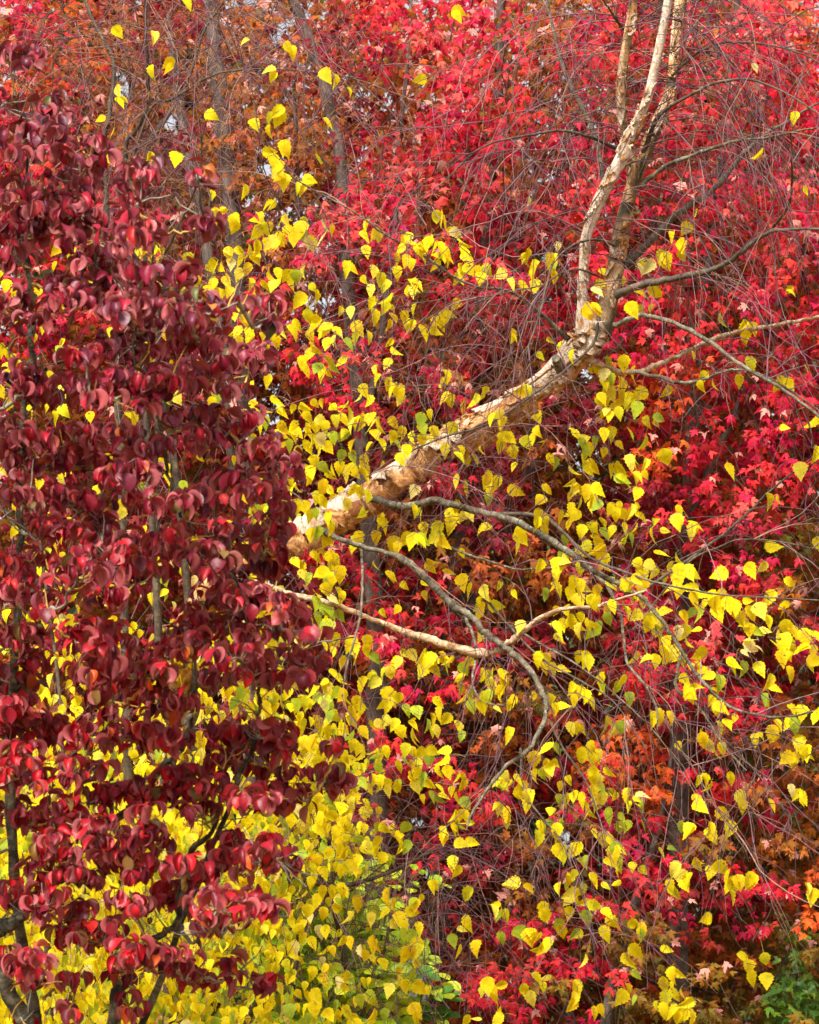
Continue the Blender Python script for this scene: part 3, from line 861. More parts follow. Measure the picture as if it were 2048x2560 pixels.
# ------------------------------------------------------------------ birch leaves, one by one
# x y in the zoom of each 512 x 640 tile; L large, s small, h held level, g greenish, p pale
TILES = {
    (1, 0): "340 350sh,700 400,740 440,545 590h,1020 640L,1090 680,1220 770s,55 970h,420 1050,540 1000,625 990L,545 1100,685 1250L,540 1280h,580 1350,620 1410L,670 1530L,960 1360,1040 1050,880 1510h,825 1590,335 1610,70 1640s,95 1800,150 1770sh,240 1860,575 1720,460 1840,500 1920L,640 1850L,680 1850,560 1900s,720 1970L,810 1930L,830 1880,880 2050Lp,1000 2000Lp,1010 1900p,1350 1990,1370 1900,1435 1970,1070 1930s,430 1960L,560 2040L,610 2080,520 2050,430 2080L,640 2000,370 2110,200 2130,300 2120,1690 2020,1640 2110,1360 2120,750 2010",
    (2, 0): "410 95h,90 670h,260 1840L,230 1820,390 1960p,450 2060L,460 2120,150 2050L,200 2080L,260 2100L,30 2060h,80 2110,310 2130,980 2140,1010 1690ps,1250 2070ps",
    (1, 1): "60 60,100 90,220 70p,300 30,430 10,290 150,360 110,70 240,180 220,20 300,140 330,210 300,380 240,500 230,580 250g,420 330,560 170,690 160,770 170g,830 130,720 230,620 150,910 260s,935 330,1200 110L,1240 100,1340 200s,1430 130,1480 190,1520 250,1400 290,1620 140,1610 30,1700 40,1700 300,1540 370L,1410 390,1440 500L,1520 430,1590 530,1680 510,1700 590,800 370L,850 460,870 500,270 490,420 450,340 540,590 390,590 400,310 410,1150 460s,1230 475,940 490s,930 570L,1010 630L,1120 640,890 670,940 780L,1030 740,880 830,740 640L,780 580,660 650,600 720,480 680s,520 780,280 640,380 640,370 690,290 710,400 480,1290 610L,1270 690,1390 670,1210 740g,1090 720p,820 890,860 960,950 950g,980 1000,1080 930Lg,1040 890,1160 880,1560 730s,1615 800,1540 910,1450 970,1450 1040,1550 1070,1640 1150L,1650 1200,1340 1130,1300 1195s,1370 1230L,530 1050,410 1090s,120 1210g,60 1240,420 1260,490 1330,510 1400g,450 1440,620 1230,650 1320,740 1280s,800 1310,870 1350,985 1240s,925 1240s,660 1450L,640 1560L,740 1430,980 1390,1010 1440,850 1460,780 1480,1080 1280,1100 1390,1180 1260,1220 1330L,1240 1420L,1170 1370,1330 1400L,1390 1370,1470 1430L,1440 1500,1500 1580,1590 1400,1660 1490,1620 1590g,1580 1520,980 1540p,1080 1530g,1170 1510g,900 1550,710 1590g,870 1620L,960 1640,1040 1610,1240 1590,1370 1630,1150 1680g,1250 1690g,790 1650,920 1730,1000 1780g,890 1820,890 1870,1080 1800,1130 1780,1050 1840,1340 1720,1350 1790,1250 1810L,1340 1850L,1650 1710,1490 1760s,1700 1640,660 1850,710 1910,740 1960,1000 1930,1050 1980,1150 2000,1250 1970,1310 1990,1370 2030,1090 2060,710 2090L,840 2110,1000 2070,1200 2090,1290 2100,1350 2130,500 2080,400 2140",
    (2, 1): "110 10,220 70,315 30,480 10,450 130L,500 110,395 200,580 150L,600 190,650 120,770 150h,860 240,960 250,1060 250,1050 100L,1050 150,985 20,1180 30,1190 80,1220 170,1640 150,1590 260L,1580 300p,1530 440L,1520 490,1570 450,30 260L,20 310,40 430,15 590,125 640L,230 570L,220 640,270 570,300 500,390 410,340 480,880 665,1190 710s,1270 770,1320 800L,1370 840,1100 840s,300 1030L,270 1080,300 1190,340 1210,530 1220L,470 1270,600 1180s,640 1130s,940 1140h,690 1370,750 1340,780 1400,800 1240s,1070 1350,1070 1480,720 1510s,790 1530,765 1600,890 1590g,870 1650,980 1570,1130 1590,90 1380g,110 1460g,170 1340,210 1480,215 1540,300 1470,350 1450,25 1520,105 1550,20 1630,300 1635,430 1650,420 1690,480 1720,550 1720,600 1640s,880 1770s,400 1890,480 1940,660 1860,700 1930L,740 1900,680 1970,660 2040g,890 1980Lh,1160 1960h,1100 2060,1190 1710,1230 1740g,1380 1810,1410 1500,1450 1580g,1490 1650g,1520 1620,1560 1560g,1470 1730L,1540 1770L,1500 1780,1380 1970L,1440 1970,1500 1990L,1580 1970L,1540 2060,1440 2080,1580 2100g,1640 1650s,1700 1800,1350 2030s,1360 2130,400 2100,40 1980p,40 2140,1590 950L,1690 900,1640 1000p,1700 1040g,1640 1080,1620 1200,1690 1150L,1640 1270L,1620 1320L,1680 1350,1710 1290,1700 1490,1640 1500,1690 2130",
    (3, 1): "380 0L,440 30L,570 0,250 90Lp,300 90Lp,220 110p,215 320Lh,345 295Lh,150 450L,215 455,310 440s,70 210s,910 545L,1090 620,1170 610,1110 670,1490 300sh,660 840s,80 900L,150 990L,1150 910L,1625 950s,1400 1060,1475 1070,745 1020,1050 1050,830 1090,730 1100,440 1140,220 1160Lh,80 1080L,60 1180L,120 1210L,190 1290Lg,30 1260,40 1320,270 1400,380 1360gh,130 1510L,250 1570L,40 1590sh,430 1690L,130 1740L,170 1730,260 1760,195 1860,40 1800L,70 1890L,260 1840s,190 2010L,45 2100s,150 2140,1665 1400L,1430 1450hs,1690 1670L,970 1810L,1565 1800L,1295 2060L,1380 2050s,540 2150",
    (1, 2): "720 30,890 30,1340 10,1460 60L,1490 110L,1040 50,960 120g,1060 120,850 180,890 250g,940 190g,980 250,920 280,400 190,570 160,610 260g,510 240,680 240,1300 230L,1440 210,1590 270L,1690 230L,1620 300,1240 310s,950 390,1070 390L,1110 380,1000 510,1070 500L,1140 520L,1080 560,815 490g,1040 600gL,1020 650,1130 680,1150 720,1080 730ph,940 770Lg,1030 830gL,950 900Lg,1000 920,860 840,880 880,1140 870g,1020 960Lg,1050 1010,1080 960sp,1100 1070,1230 1110L,1250 1150L,1010 1140,1070 1190,1155 1260,1360 1160,1430 1230g,1370 1090,1265 1240s,1085 1370,1155 1430,1030 1480,1060 1520,1110 1520g,1330 1450L,1410 1400,1440 1440,1560 1350,1630 1270,1700 1190h,1500 1360,530 1490L,1540 1540L,1540 1620L,1630 1570,1180 1570L,1210 1620L,1280 1600,1230 1700L,1310 1660,1240 1760,1570 530,1680 620s,1435 450s,1500 850s,1620 820s,1700 1670g,700 1530,770 1620g,850 1600,890 1630,900 1510,960 1570g,1020 1610gL,1070 1660g,1090 1720,580 1600g,600 1660,300 1530g,330 1580,250 1610g,400 1650,290 1420,1040 1760,1150 1800,1020 1850L,1090 1880g,920 1930L,930 1980,1210 1890Lg,1250 1960,1340 1850,1420 1800,1520 1760,1600 1790,1650 1850,1320 2050L,1290 2000,1420 2030,1460 2080,1530 2020,1220 2100,1360 2130,1180 2060,1690 2000,1690 2080g,1640 2140,480 840,540 820,510 1640",
    (2, 2): "360 30L,340 110L,240 130L,220 210L,280 260L,460 30,510 20,25 240L,90 250L,130 230,120 140,60 10g,175 465,440 340s,615 140h,330 500h,900 300,940 210L,130 600hs,130 700s,440 590L,510 660L,630 680L,650 720,730 790Lh,610 810,590 850,755 620s,885 690s,610 1040,930 960,270 1230,330 1250,300 1310g,110 1210L,160 1260L,110 1340L,210 1320L,25 1200,455 1320g,500 1260,420 1390h,430 1490,450 1570,510 1530,525 1630g,240 1600,260 1690L,190 1750,310 1740,225 1840,60 1690gL,30 1800,20 1900L,410 1810,430 1890g,620 1370,690 1450,700 1360,800 1430,800 1500L,780 1350sh,630 1560,670 1550g,770 1560s,855 1620,610 1640,740 1660sh,1080 1240L,1150 1240,1130 1310,1210 1330L,1290 1330h,840 1880L,1050 1550s,1190 1580,1220 1660,1290 1640h,1370 1480,1390 1580,1440 1520,1490 1550,1540 1610,1430 1220,1490 1240L,1610 1420,1640 1500g,1360 1820,1410 1820,1690 1780L,1160 1990L,1250 1990g,1050 2080L,1150 2130,1450 2050L,1520 2090L,1590 2050,1530 1980,1230 990L,1260 1070,1340 920L,1400 960L,1430 1000L,1540 1000Lg,1500 950,1600 970g,1290 950,1440 890,1230 830s,1320 830,1080 20,1070 100,1140 150,1150 60,1280 30,1310 240g,1300 360g,1440 470,1250 450L,1240 520,1100 450,1220 590L,1240 650L,1370 600L,1350 680,1420 750L,1470 640,1580 660,1540 760L,1590 760L,1150 690g,1670 810,1670 900g,1710 790,1450 160,1530 130,1560 140,1350 100,1600 120,1640 180g,1700 160,1500 290,1560 280L,1600 330L,1630 400L,1650 450,1570 230,1700 600,150 2060g,90 2030,30 2030,180 2090g,80 2120,300 2010h,290 2100L,15 2140,190 2010h,1400 30,1440 330",
    (3, 2): "130 20,220 50,15 15,85 140,180 130s,95 220g,145 225g,310 190L,425 155hs,530 80L,690 100Lh,650 160L,395 360Lh,530 410L,490 480L,540 500L,540 570L,620 510L,410 560,300 450,335 510,200 440,240 540L,230 610L,190 570,100 630h,90 600,250 760,480 640hL,540 660,640 640Lh,720 680Lh,890 520Lh,1150 490L,1250 460,1335 295Lh,1480 590h,1310 720L,1430 790,670 740L,590 880,650 850g,710 860Lg,840 720L,850 780L,870 850L,910 700,960 780L,1020 800L,1060 880L,760 770s,1120 750hs,1150 850L,1225 830L,1300 920,1135 990,1260 1010h,1450 970L,1500 1010,1600 1050L,1390 1060L,1440 1080L,1480 1130L,1350 1130L,1410 1230L,1480 1190,1700 1060L,1590 1160Lh,1670 1170,1690 1250Lh,1150 1130Lhp,1210 1130ph,1095 1190sp,1490 1360L,1220 1320L,1300 1430L,1350 1490h,1000 1280Lh,1080 1320Lg,1275 1580g,720 1200Lh,590 1010L,610 1090,540 1010p,700 990hs,290 940L,350 880L,360 990L,380 1050L,440 1100L,430 1180L,510 1180L,420 1230,570 1240,100 850,190 870h,160 1230L,260 1170s,270 1230h,350 1250,700 1310,740 1350h,800 1380h,880 1440gL,900 1500g,590 1410,690 1480h,630 1520,640 1570,70 1420,15 1480g,125 1570g,60 1810g,15 1840,385 1720L,470 1730,850 1600,890 1650Lh,900 1820L,950 1790,1010 1740s,540 1970s,750 1920L,790 1970L,840 2010L,910 1990,1490 1670,1575 1690L,1700 1730L,1520 1800gL,1460 1780,1370 1800,1330 1860L,1180 1920,1230 1890sh,1550 1940L,1620 2030L,1600 2010,1440 2090L,1510 2090L,1710 260",
    (1, 3): "1240 150,1330 130g,1420 100,1480 110,1540 140,1620 160,1240 300,1260 250,1510 510,1640 580,1690 500g,1700 660g,1490 760,1370 660,1130 690,1220 710,1240 830L,1150 860,1010 880,990 1040,1290 1140L,1210 1260L,1400 1270,1510 1220,1550 1080L,1600 1150,1640 1260,1660 1310L,1680 1400g,1440 1470L,1350 1580,1420 1620,1500 1650,1690 1570L,1630 1800,1690 1830,1190 1860,1310 1960g,1210 2060L,1000 1780,940 1920L",
    (2, 3): "50 50L,20 90,110 100Lg,150 120L,60 150,250 20,320 30,405 70,450 135,255 180,185 245g,255 250g,115 260s,410 270L,470 290g,355 190s,365 400,435 400,440 490g,375 530L,280 545,510 460sh,430 640h,520 630h,365 790,400 870,190 1000,95 1100s,50 1150,15 1210h,80 1350,15 1410g,70 1490L,65 1540L,15 1550,490 1060L,485 1310L,365 1450g,440 1360sh,420 1540,555 1510L,90 1850L,160 1870s,50 1640,50 2040L,60 2110,15 1750g,755 340,820 390L,820 450,780 150g,800 70,730 120,830 140,910 100,960 160,1000 230,990 310,930 200,1060 60,1130 50g,1180 10,1260 275g,1330 265,1385 240,1275 150s,1340 100s,1185 370,1180 480g,1240 530L,1110 490,1080 590L,1230 640L,1260 700L,1290 760,1390 690L,1440 790s,1500 790g,1385 890s,1550 70L,1580 110L,1540 30,1680 30,1550 200,1610 170g,1700 210h,1610 270L,1450 270L,1490 340L,1530 370,1550 310,1680 400gL,1555 550s,1640 600L,1700 620,1690 700g,1690 810Lh,1545 930,1330 960,1250 1010,1320 1010g,1360 1060Lh,1450 1020g,1340 1110,1390 1110,1340 1220,1470 1140h,1560 1160Lh,1490 1260gL,1650 1390L,1660 1220,1700 1290,1650 990hs,1130 1180,1140 1240L,1260 1330Lg,1280 1370L,1390 1400g,1410 1400h,940 1390Lg,1010 1420L,1080 1430,1120 1520,1165 1480,870 970hL,1000 1020h,730 1150hs,715 1210,770 1240g,815 1240,775 1430g,1475 1620,1070 1770,1140 1770h,1125 1840s,965 1870,1025 1940L,660 1830L,700 1890L,740 1950L,770 1830h,610 1880s,770 2080L,740 2130,480 2130,570 2120sh,1410 1850L,1380 1950L,1370 2000,1555 2060,1620 2040",
    (3, 3): "10 240s,110 250L,120 300g,230 310g,230 240ph,60 410sg,50 500g,105 490g,230 460g,10 690Lg,30 800Lg,25 860,20 970hs,60 700sh,760 100,800 160,700 280,720 330L,915 390L,970 510L,980 85,1070 250L,1080 320,1330 305,1490 190p,1545 225h,1600 250,570 490g,630 530L,800 510,815 560L,395 720,485 680ghs,705 820,810 875,900 840L,950 920L,1000 970L,1010 1000,990 1085,1140 940L,510 850L,560 920L,590 980,620 930,470 990,500 1040L,770 1260h,1620 1020,1670 1080L,30 1320,155 1320,225 1370L,220 1410g,180 1540L,120 1620L,440 1530h,180 1740gh,60 1930L,110 1870,170 1950gs,475 1740L,420 1820L,490 1830s,430 1940L,420 2040L,360 2000s,500 2060L,570 2080L,610 1980Lh,570 1900s,660 2090L,1085 1610L,1135 1670,1160 1770L,1270 1610,1275 1790L,150 830s,240 860s",
}
QLEAVES = {2: "1455 285ps,1620 495,1475 645,1205 910,1165 960,1105 1000,1140 1030,1600 1220s,1670 800s",
           1: "495 130,790 15,650 160,640 300,710 262h,500 385,505 435,480 545,890 485h,425 500hs,745 670L,628 665,250 560,470 670,100 960,30 1490,60 1530,570 1020,600 1050,895 820s,940 890s,910 910,980 935,830 1170,790 1210,720 1190,900 1200"}


def parse(txt, ox, oy, sc, base):
    for tok in txt.split(','):
        a, b = tok.split()
        fl = b.lstrip('0123456789')
        y = float(b[:len(b) - len(fl)] or 0)
        yield ox + float(a) / sc, oy + y / sc, base * (1.25 if 'L' in fl else 0.72 if 's' in fl else 1.0), fl


traced = [(rnd.uniform(610, 830), rnd.uniform(1240, 1450), rnd.uniform(30, 42), 'g' if rnd.random() < .15 else '') for _ in range(46)]
for (cx, cy), txt in TILES.items():
    traced += list(parse(txt, cx * 512, cy * 640, 3.369, 35.0))
for n, txt in QLEAVES.items():
    ox, oy = {1: (0, 0), 2: (1024, 0)}[n]
    traced += list(parse(txt, ox, oy, QS, 35.0))


def ycol(fl='', n=1):
    r = rnd.random()
    if 'g' in fl:
        c = (0.50, 0.60, 0.03) if r < 0.6 else (0.40, 0.52, 0.04)
    elif 'p' in fl:
        c = (0.86, 0.74, 0.24)
    elif r < 0.62:
        c = (0.92, 0.75, 0.010)
    elif r < 0.82:
        c = (0.90, 0.65, 0.010)
    elif r < 0.92:
        c = (0.92, 0.78, 0.07)
    else:
        c = (0.78, 0.74, 0.02)
    return np.array(c) * rnd.uniform(0.9, 1.06)


poolpts = np.concatenate(pool)
ppx, ppy, pd = proj(poolpts)
order = []
for L in traced:
    k = np.argmin((ppx - L[0]) ** 2 + (ppy - L[1]) ** 2)
    order.append(((ppx[k] - L[0]) ** 2 + (ppy[k] - L[1]) ** 2, L))
order.sort(key=lambda e: e[0])
bl = Leaves(BIRCH_T)
LB, LT, LN, LS, LC = [], [], [], [], []
PET = (0.45, 0.30, 0.06)
for _, (px, py, ln, fl) in order:
    if 'h' in fl:
        tip = np.array([rnd.choice([-1, 1, 1]) * 0.9, rnd.uniform(-0.3, 0.3), rnd.uniform(-0.7, 0.05)])
    else:
        tip = np.array([rnd.gauss(0.08, 0.5), rnd.gauss(0, 0.3), -1.0])
    tip = nrm(tip)
    hx, hy = tip[0] * ln * 0.5, -tip[2] * ln * 0.5           # base lies this far up-leaf in the picture
    bx, by = px - hx, py - hy
    score = (ppx - bx) ** 2 + (ppy - by) ** 2 + np.where(ppy > by + 8, (ppy - by) ** 2 * 2.0, 0)
    k = int(np.argmin(score))
    d = min(max(pd[k] + rnd.uniform(-0.06, 0.17), BD - 1.5), BD + 0.9)
    base = P(bx, by, d)
    anchor = poolpts[k]
    dist = np.linalg.norm(anchor - base)
    mid = (anchor + base) / 2 + np.array([0, 0, 0.10 * dist])
    c = smooth_path([anchor, mid, base], 4)
    if dist < 0.08:
        tw.add(c, np.linspace(0.0010, 0.0008, len(c)), 3, PET, cap=False)
    else:
        tw.add(c, np.linspace(0.0016, 0.0009, len(c)), 3, rnd.choice(TWCOL), cap=False)
        poolpts = np.vstack([poolpts, c[1:]])
        a, b, e = proj(c[1:])
        ppx, ppy, pd = np.append(ppx, a), np.append(ppy, b), np.append(pd, e)
    size = ln * K * d * 1.18
    yaw = rnd.gauss(0, 0.8)
    nor = np.array([math.sin(yaw), -math.cos(yaw), rnd.gauss(0.25, 0.3)])
    LB.append(base); LT.append(tip); LN.append(nor); LS.append(size); LC.append(ycol(fl))
    if rnd.random() < 0.38 and 's' not in fl:                 # short shoots carry two leaves
        LB.append(base + np.array([rnd.uniform(-.012, .012), rnd.uniform(-.01, .03), rnd.uniform(-.02, .012)]))
        LT.append(nrm(tip + rng.normal(0, 0.45, 3)))
        LN.append(nor + rng.normal(0, 0.4, 3))
        LS.append(size * rnd.uniform(0.75, 1.0))
        LC.append(ycol('g' if rnd.random() < 0.06 else ''))
bl.add(LB, LT, LN, LS, LC)
bl.build('crown', M_BIRCHLEAF, birch)
# tan catkins and bud sprigs at the twig ends
for _ in range(900):
    k = rnd.randrange(len(ppx))
    if not (0 < ppx[k] < 2048 and 0 < ppy[k] < 2560):
        continue
    for _j in range(rnd.randint(1, 3)):
        d = np.array([rnd.uniform(-1, 1), rnd.uniform(-0.6, 0.3), rnd.uniform(-1, 0.3)])
        c = twig_curve(poolpts[k], d, rnd.uniform(0.02, 0.05), 0.3, 0.1, 3)
        tw.add(c, [0.0011, 0.0014, 0.0006], 3, CATKIN if rnd.random() < 0.6 else rnd.choice(TWCOL), cap=False)
o = tw.build('twigs', M_TWIG, birch)
o['kind'] = 'stuff'

# ================================================================== SECOND BIRCH, behind the dogwood
B2 = 12.2
birch2 = thing('birch_tree', 'many stemmed birch behind the maroon dogwood, bare above and dense yellow below', 'tree', P(330, 3520, B2))
t2 = Tubes()
pool2 = []
STEMS2 = [
    ([(330, 3520, 40), (340, 2700, 32), (320, 1900, 26), (300, 1100, 20)] + q(1, [(440, 700, 26), (458, 500, 22), (480, 330, 19), (470, 230, 18), (430, 160, 17), (380, 60, 15), (340, -60, 12)]), 0.1),
    ([(345, 3500, 34), (420, 2600, 26), (400, 1700, 20), (345, 700, 16)] + q(1, [(530, 650, 21), (570, 560, 18), (620, 450, 16), (625, 330, 15), (615, 150, 14), (614, 0, 12), (612, -90, 10)]), -0.4),
    ([(350, 3500, 34), (480, 2500, 26), (470, 1500, 20), (385, 800, 14)] + q(1, [(570, 700, 20), (640, 590, 18), (720, 470, 16), (780, 370, 14), (820, 250, 13), (870, 110, 12), (950, 0, 10), (1010, -90, 8)]), 0.2),
    (q(1, [(560, 660, 12), (640, 450, 11), (720, 420, 11), (800, 372, 10), (870, 330, 9), (960, 300, 8), (1130, 290, 7), (1330, 305, 6), (1520, 330, 4)]), -0.5),
    ([(400, 1700, 14), (392, 900, 12)] + q(1, [(670, 1140, 13), (690, 1080, 12), (740, 980, 11), (790, 870, 10), (830, 770, 9), (850, 640, 7), (840, 500, 5)]), -0.5),
    ([(350, 3480, 32), (560, 2700, 24), (700, 2400, 17), (820, 2230, 14), (850, 2050, 11), (800, 1900, 8), (850, 1760, 5)], -0.4),
    ([(345, 3480, 30), (650, 2700, 22), (740, 2420, 12), (730, 2290, 10), (720, 2200, 9), (728, 2080, 7), (735, 1960, 4)], -0.6),
    ([(345, 3480, 30), (850, 2700, 20), (868, 2500, 14), (860, 2380, 13), (825, 2250, 10), (790, 2170, 8), (760, 2100, 6), (700, 2030, 4)], -0.2),
    ([(345, 3480, 30), (150, 2700, 24), (120, 2300, 17), (160, 1900, 12), (120, 1500, 8), (60, 1100, 5)], 0.2),
    ([(420, 2600, 22), (640, 2180, 24), (700, 2178, 19), (830, 2215, 14), (950, 2190, 10), (1080, 2130, 6)], -0.3),
]
for rows, dd in STEMS2:
    pts, rad = pxpath(rows, B2, B2 + dd, 6, 0.03)
    t = Tubes()
    t.add(pts, rad, 9, bump=0.08)
    t.build('stem', M_LIMBDARK, birch2)
    pool2.append(pts)
    px_, py_, _d = proj(pts)
    for _ in range(32):
        i = rnd.randint(4, len(pts) - 2)
        if not (-300 < px_[i] < 1500 and -300 < py_[i] < 2800):
            continue
        d = np.array([rnd.uniform(-1, 1), rnd.uniform(-0.7, 0.5), rnd.uniform(-0.5, 1.0)])
        grow_twig(t2, pts[i], nrm(d), rnd.uniform(0.35, 1.0), rnd.uniform(0.0014, 0.003), rnd.uniform(0.6, 1.8), 1, pool2, 4, 0.12)
# bare twig haze high on the left and around the lower middle
for _ in range(290):
    if rnd.random() < 0.72:
        px, py = rnd.uniform(-60, 1000), abs(rnd.gauss(0, 1)) * 430 - 60
    else:
        px, py = rnd.uniform(850, 1250), rnd.uniform(2050, 2450)
    d = np.array([rnd.uniform(-1, 1), rnd.uniform(-0.6, 0.5), rnd.uniform(-1.0, 0.6)])
    grow_twig(t2, P(px, py, B2 + rnd.uniform(-0.7, 0.7)), nrm(d), rnd.uniform(0.35, 0.9), rnd.uniform(0.0013, 0.0024), 0.7, 1, pool2, 4, 0.12)
pp2 = np.concatenate(pool2)
x2, y2, d2 = proj(pp2)
seen = np.where((x2 > -100) & (x2 < 1100) & (y2 > -60) & (y2 < 1000))[0]
for _ in range(950):
    k = int(rng.choice(seen))
    for _j in range(rnd.randint(2, 4)):
        d = np.array([rnd.uniform(-1, 1), rnd.uniform(-0.6, 0.3), rnd.uniform(-1, 0.5)])
        c = twig_curve(pp2[k], d, rnd.uniform(0.025, 0.05), 0.3, 0.1, 3)
        t2.add(c, [0.0012, 0.0016, 0.0007], 3, CATKIN if rnd.random() < 0.7 else (0.35, 0.2, 0.14), cap=False)
bl2 = Leaves(BIRCH_T)
px, py, dd = [], [], []
while len(px) < 5400:
    y = rnd.uniform(1350, 2620)
    if y < 1950 and rnd.random() > 0.12 + 0.6 * (y - 1350) / 600:
        continue
    lim = np.interp(y, [1300, 1700, 1900, 2050, 2200, 2400, 2560], [640, 720, 890, 910, 860, 900, 960])
    x = rnd.uniform(-80, lim + rnd.gauss(0, 50))
    if x < 640 and y < 2000 and rnd.random() > 0.12 + 0.5 * (y - 1350) / 650:
        continue
    if x > 720 and y > 2170 and rnd.random() < 0.4:
        continue
    px.append(x); py.append(y); dd.append(B2 + rnd.uniform(-1.3, 0.9))
for _ in range(240):
    y = rnd.uniform(560, 1500)
    px.append(rnd.uniform(-60, np.interp(y, [560, 900, 1500], [480, 640, 700]))); py.append(y); dd.append(B2 + rnd.uniform(-0.9, 0.8))
px, py, dd = np.array(px), np.array(py), np.array(dd)
n = len(px)
b = P(px, py, dd)
tip = np.stack([rng.normal(0.03, 0.42, n), rng.normal(0, 0.3, n), np.full(n, -1.0)], 1)
yaw = rng.normal(0, 0.75, n)
nor = np.stack([np.sin(yaw), -np.cos(yaw), rng.normal(0.35, 0.35, n)], 1)
cols = np.array([ycol('g' if rnd.random() < (0.10 + 0.18 * max(0, (yy - 1900) / 660)) else 'p' if rnd.random() < 0.06 else '') for yy in py])
bl2.add(b, tip, nor, rng.uniform(0.042, 0.076, n), cols)
bl2.build('crown', M_BIRCHLEAF, birch2)
for k in range(0, n, 6):
    c = twig_curve(b[k], (rnd.uniform(-0.7, 0.7), rnd.uniform(-0.3, 0.5), 1), rnd.uniform(0.08, 0.3), 0.2, 0.1, 4)
    t2.add(c, np.linspace(0.0009, 0.0014, 4), 3, rnd.choice(TWCOL), cap=False)
o = t2.build('twigs', M_TWIG, birch2)
o['kind'] = 'stuff'

# ================================================================== DOGWOOD in front
DD = 9.0
dog = thing('dogwood_tree', 'dark maroon dogwood tree with drooping folded leaves in front of the yellow birches', 'tree', P(330, 4200, DD))
DOGLIMBS = [
    ([(330, 4200, 120), (300, 3200, 90), (285, 2560, 46)] + q(3, [(520, 1990, 52), (570, 1890, 50), (650, 1800, 46), (740, 1730, 42), (800, 1450, 40), (890, 1340, 30), (930, 1200, 16), (940, 1080, 10)]), 'trunk', -0.1),
    ([(290, 3000, 70), (120, 2700, 60), (-20, 2360, 56)] + q(3, [(0, 1760, 92), (70, 1715, 80), (130, 1650, 60), (200, 1560, 46), (330, 1440, 42), (470, 1310, 44), (570, 1235, 42), (680, 1080, 40), (775, 980, 36), (815, 800, 28), (820, 640, 20), (770, 480, 12)]), 'limb', 0.1),
    ([(120, 2700, 44), (40, 2250, 38), (30, 1800, 36)] + q(3, [(80, 200, 36), (88, 60, 38)]) + q(1, [(86, 2020, 40), (100, 1720, 38), (135, 1560, 38), (126, 1400, 36), (120, 1160, 34), (90, 900, 28), (110, 640, 18), (60, 400, 12), (30, 200, 7)]), 'limb', 0.3),
    ([(300, 2700, 30), (480, 2250, 22), (620, 1900, 16)] + q(3, [(1088, 860, 22), (1094, 740, 20), (1080, 560, 16), (1000, 300, 14), (770, 20, 22)]) + q(1, [(700, 1950, 22), (680, 1800, 18), (560, 1500, 14), (640, 1100, 11), (640, 980, 9)]), 'limb', -0.3),
]
dpool = []
dtw = Tubes()
for rows, nm, dd in DOGLIMBS:
    pts, rad = pxpath(rows, DD + 0.25, DD + 0.25 + dd, 7, 0.06)
    t = Tubes()
    t.add(pts, rad * 0.7, 14, bump=0.22)
    t.build(nm, M_DOGBARK, dog)
    dpool.append(pts)
BLOB1 = "90 240 110 60,30 420 60 60,200 450 120 80,120 560 150 70,240 600 110 80,380 640 110 80,60 650 80 50,330 740 160 80,580 740 110 70,100 830 150 80,300 880 200 80,560 850 90 80,650 920 60 70,840 735 80 40,860 940 75 40,100 980 130 70,400 1000 180 70,600 980 70 60,80 1090 100 50,400 1090 100 60,760 1140 70 45,600 1130 60 50,260 1170 100 50,500 1180 120 60,660 1190 45 30,70 1300 120 70,330 1260 170 70,560 1280 150 80,800 1290 150 70,1000 1265 60 35,1140 1320 75 70,620 1350 80 60,150 1340 80 50,350 1470 90 60,560 1450 150 70,850 1430 120 80,1060 1500 100 80,100 1600 110 80,200 1640 120 80,390 1640 110 90,560 1600 160 80,720 1600 120 80,900 1560 150 70,1000 1640 90 50,640 1700 90 40,820 1760 150 60,1000 1760 110 60,90 1840 110 90,280 1860 90 80,480 1830 140 70,640 1880 110 70,900 1860 100 60,1080 1880 110 60,1200 1950 85 70,150 1950 140 70,350 1960 150 70,560 2000 150 80,1000 2000 130 60,1120 2060 110 60,100 2090 130 60,350 2100 200 60,650 2100 150 60,900 2100 150 60"
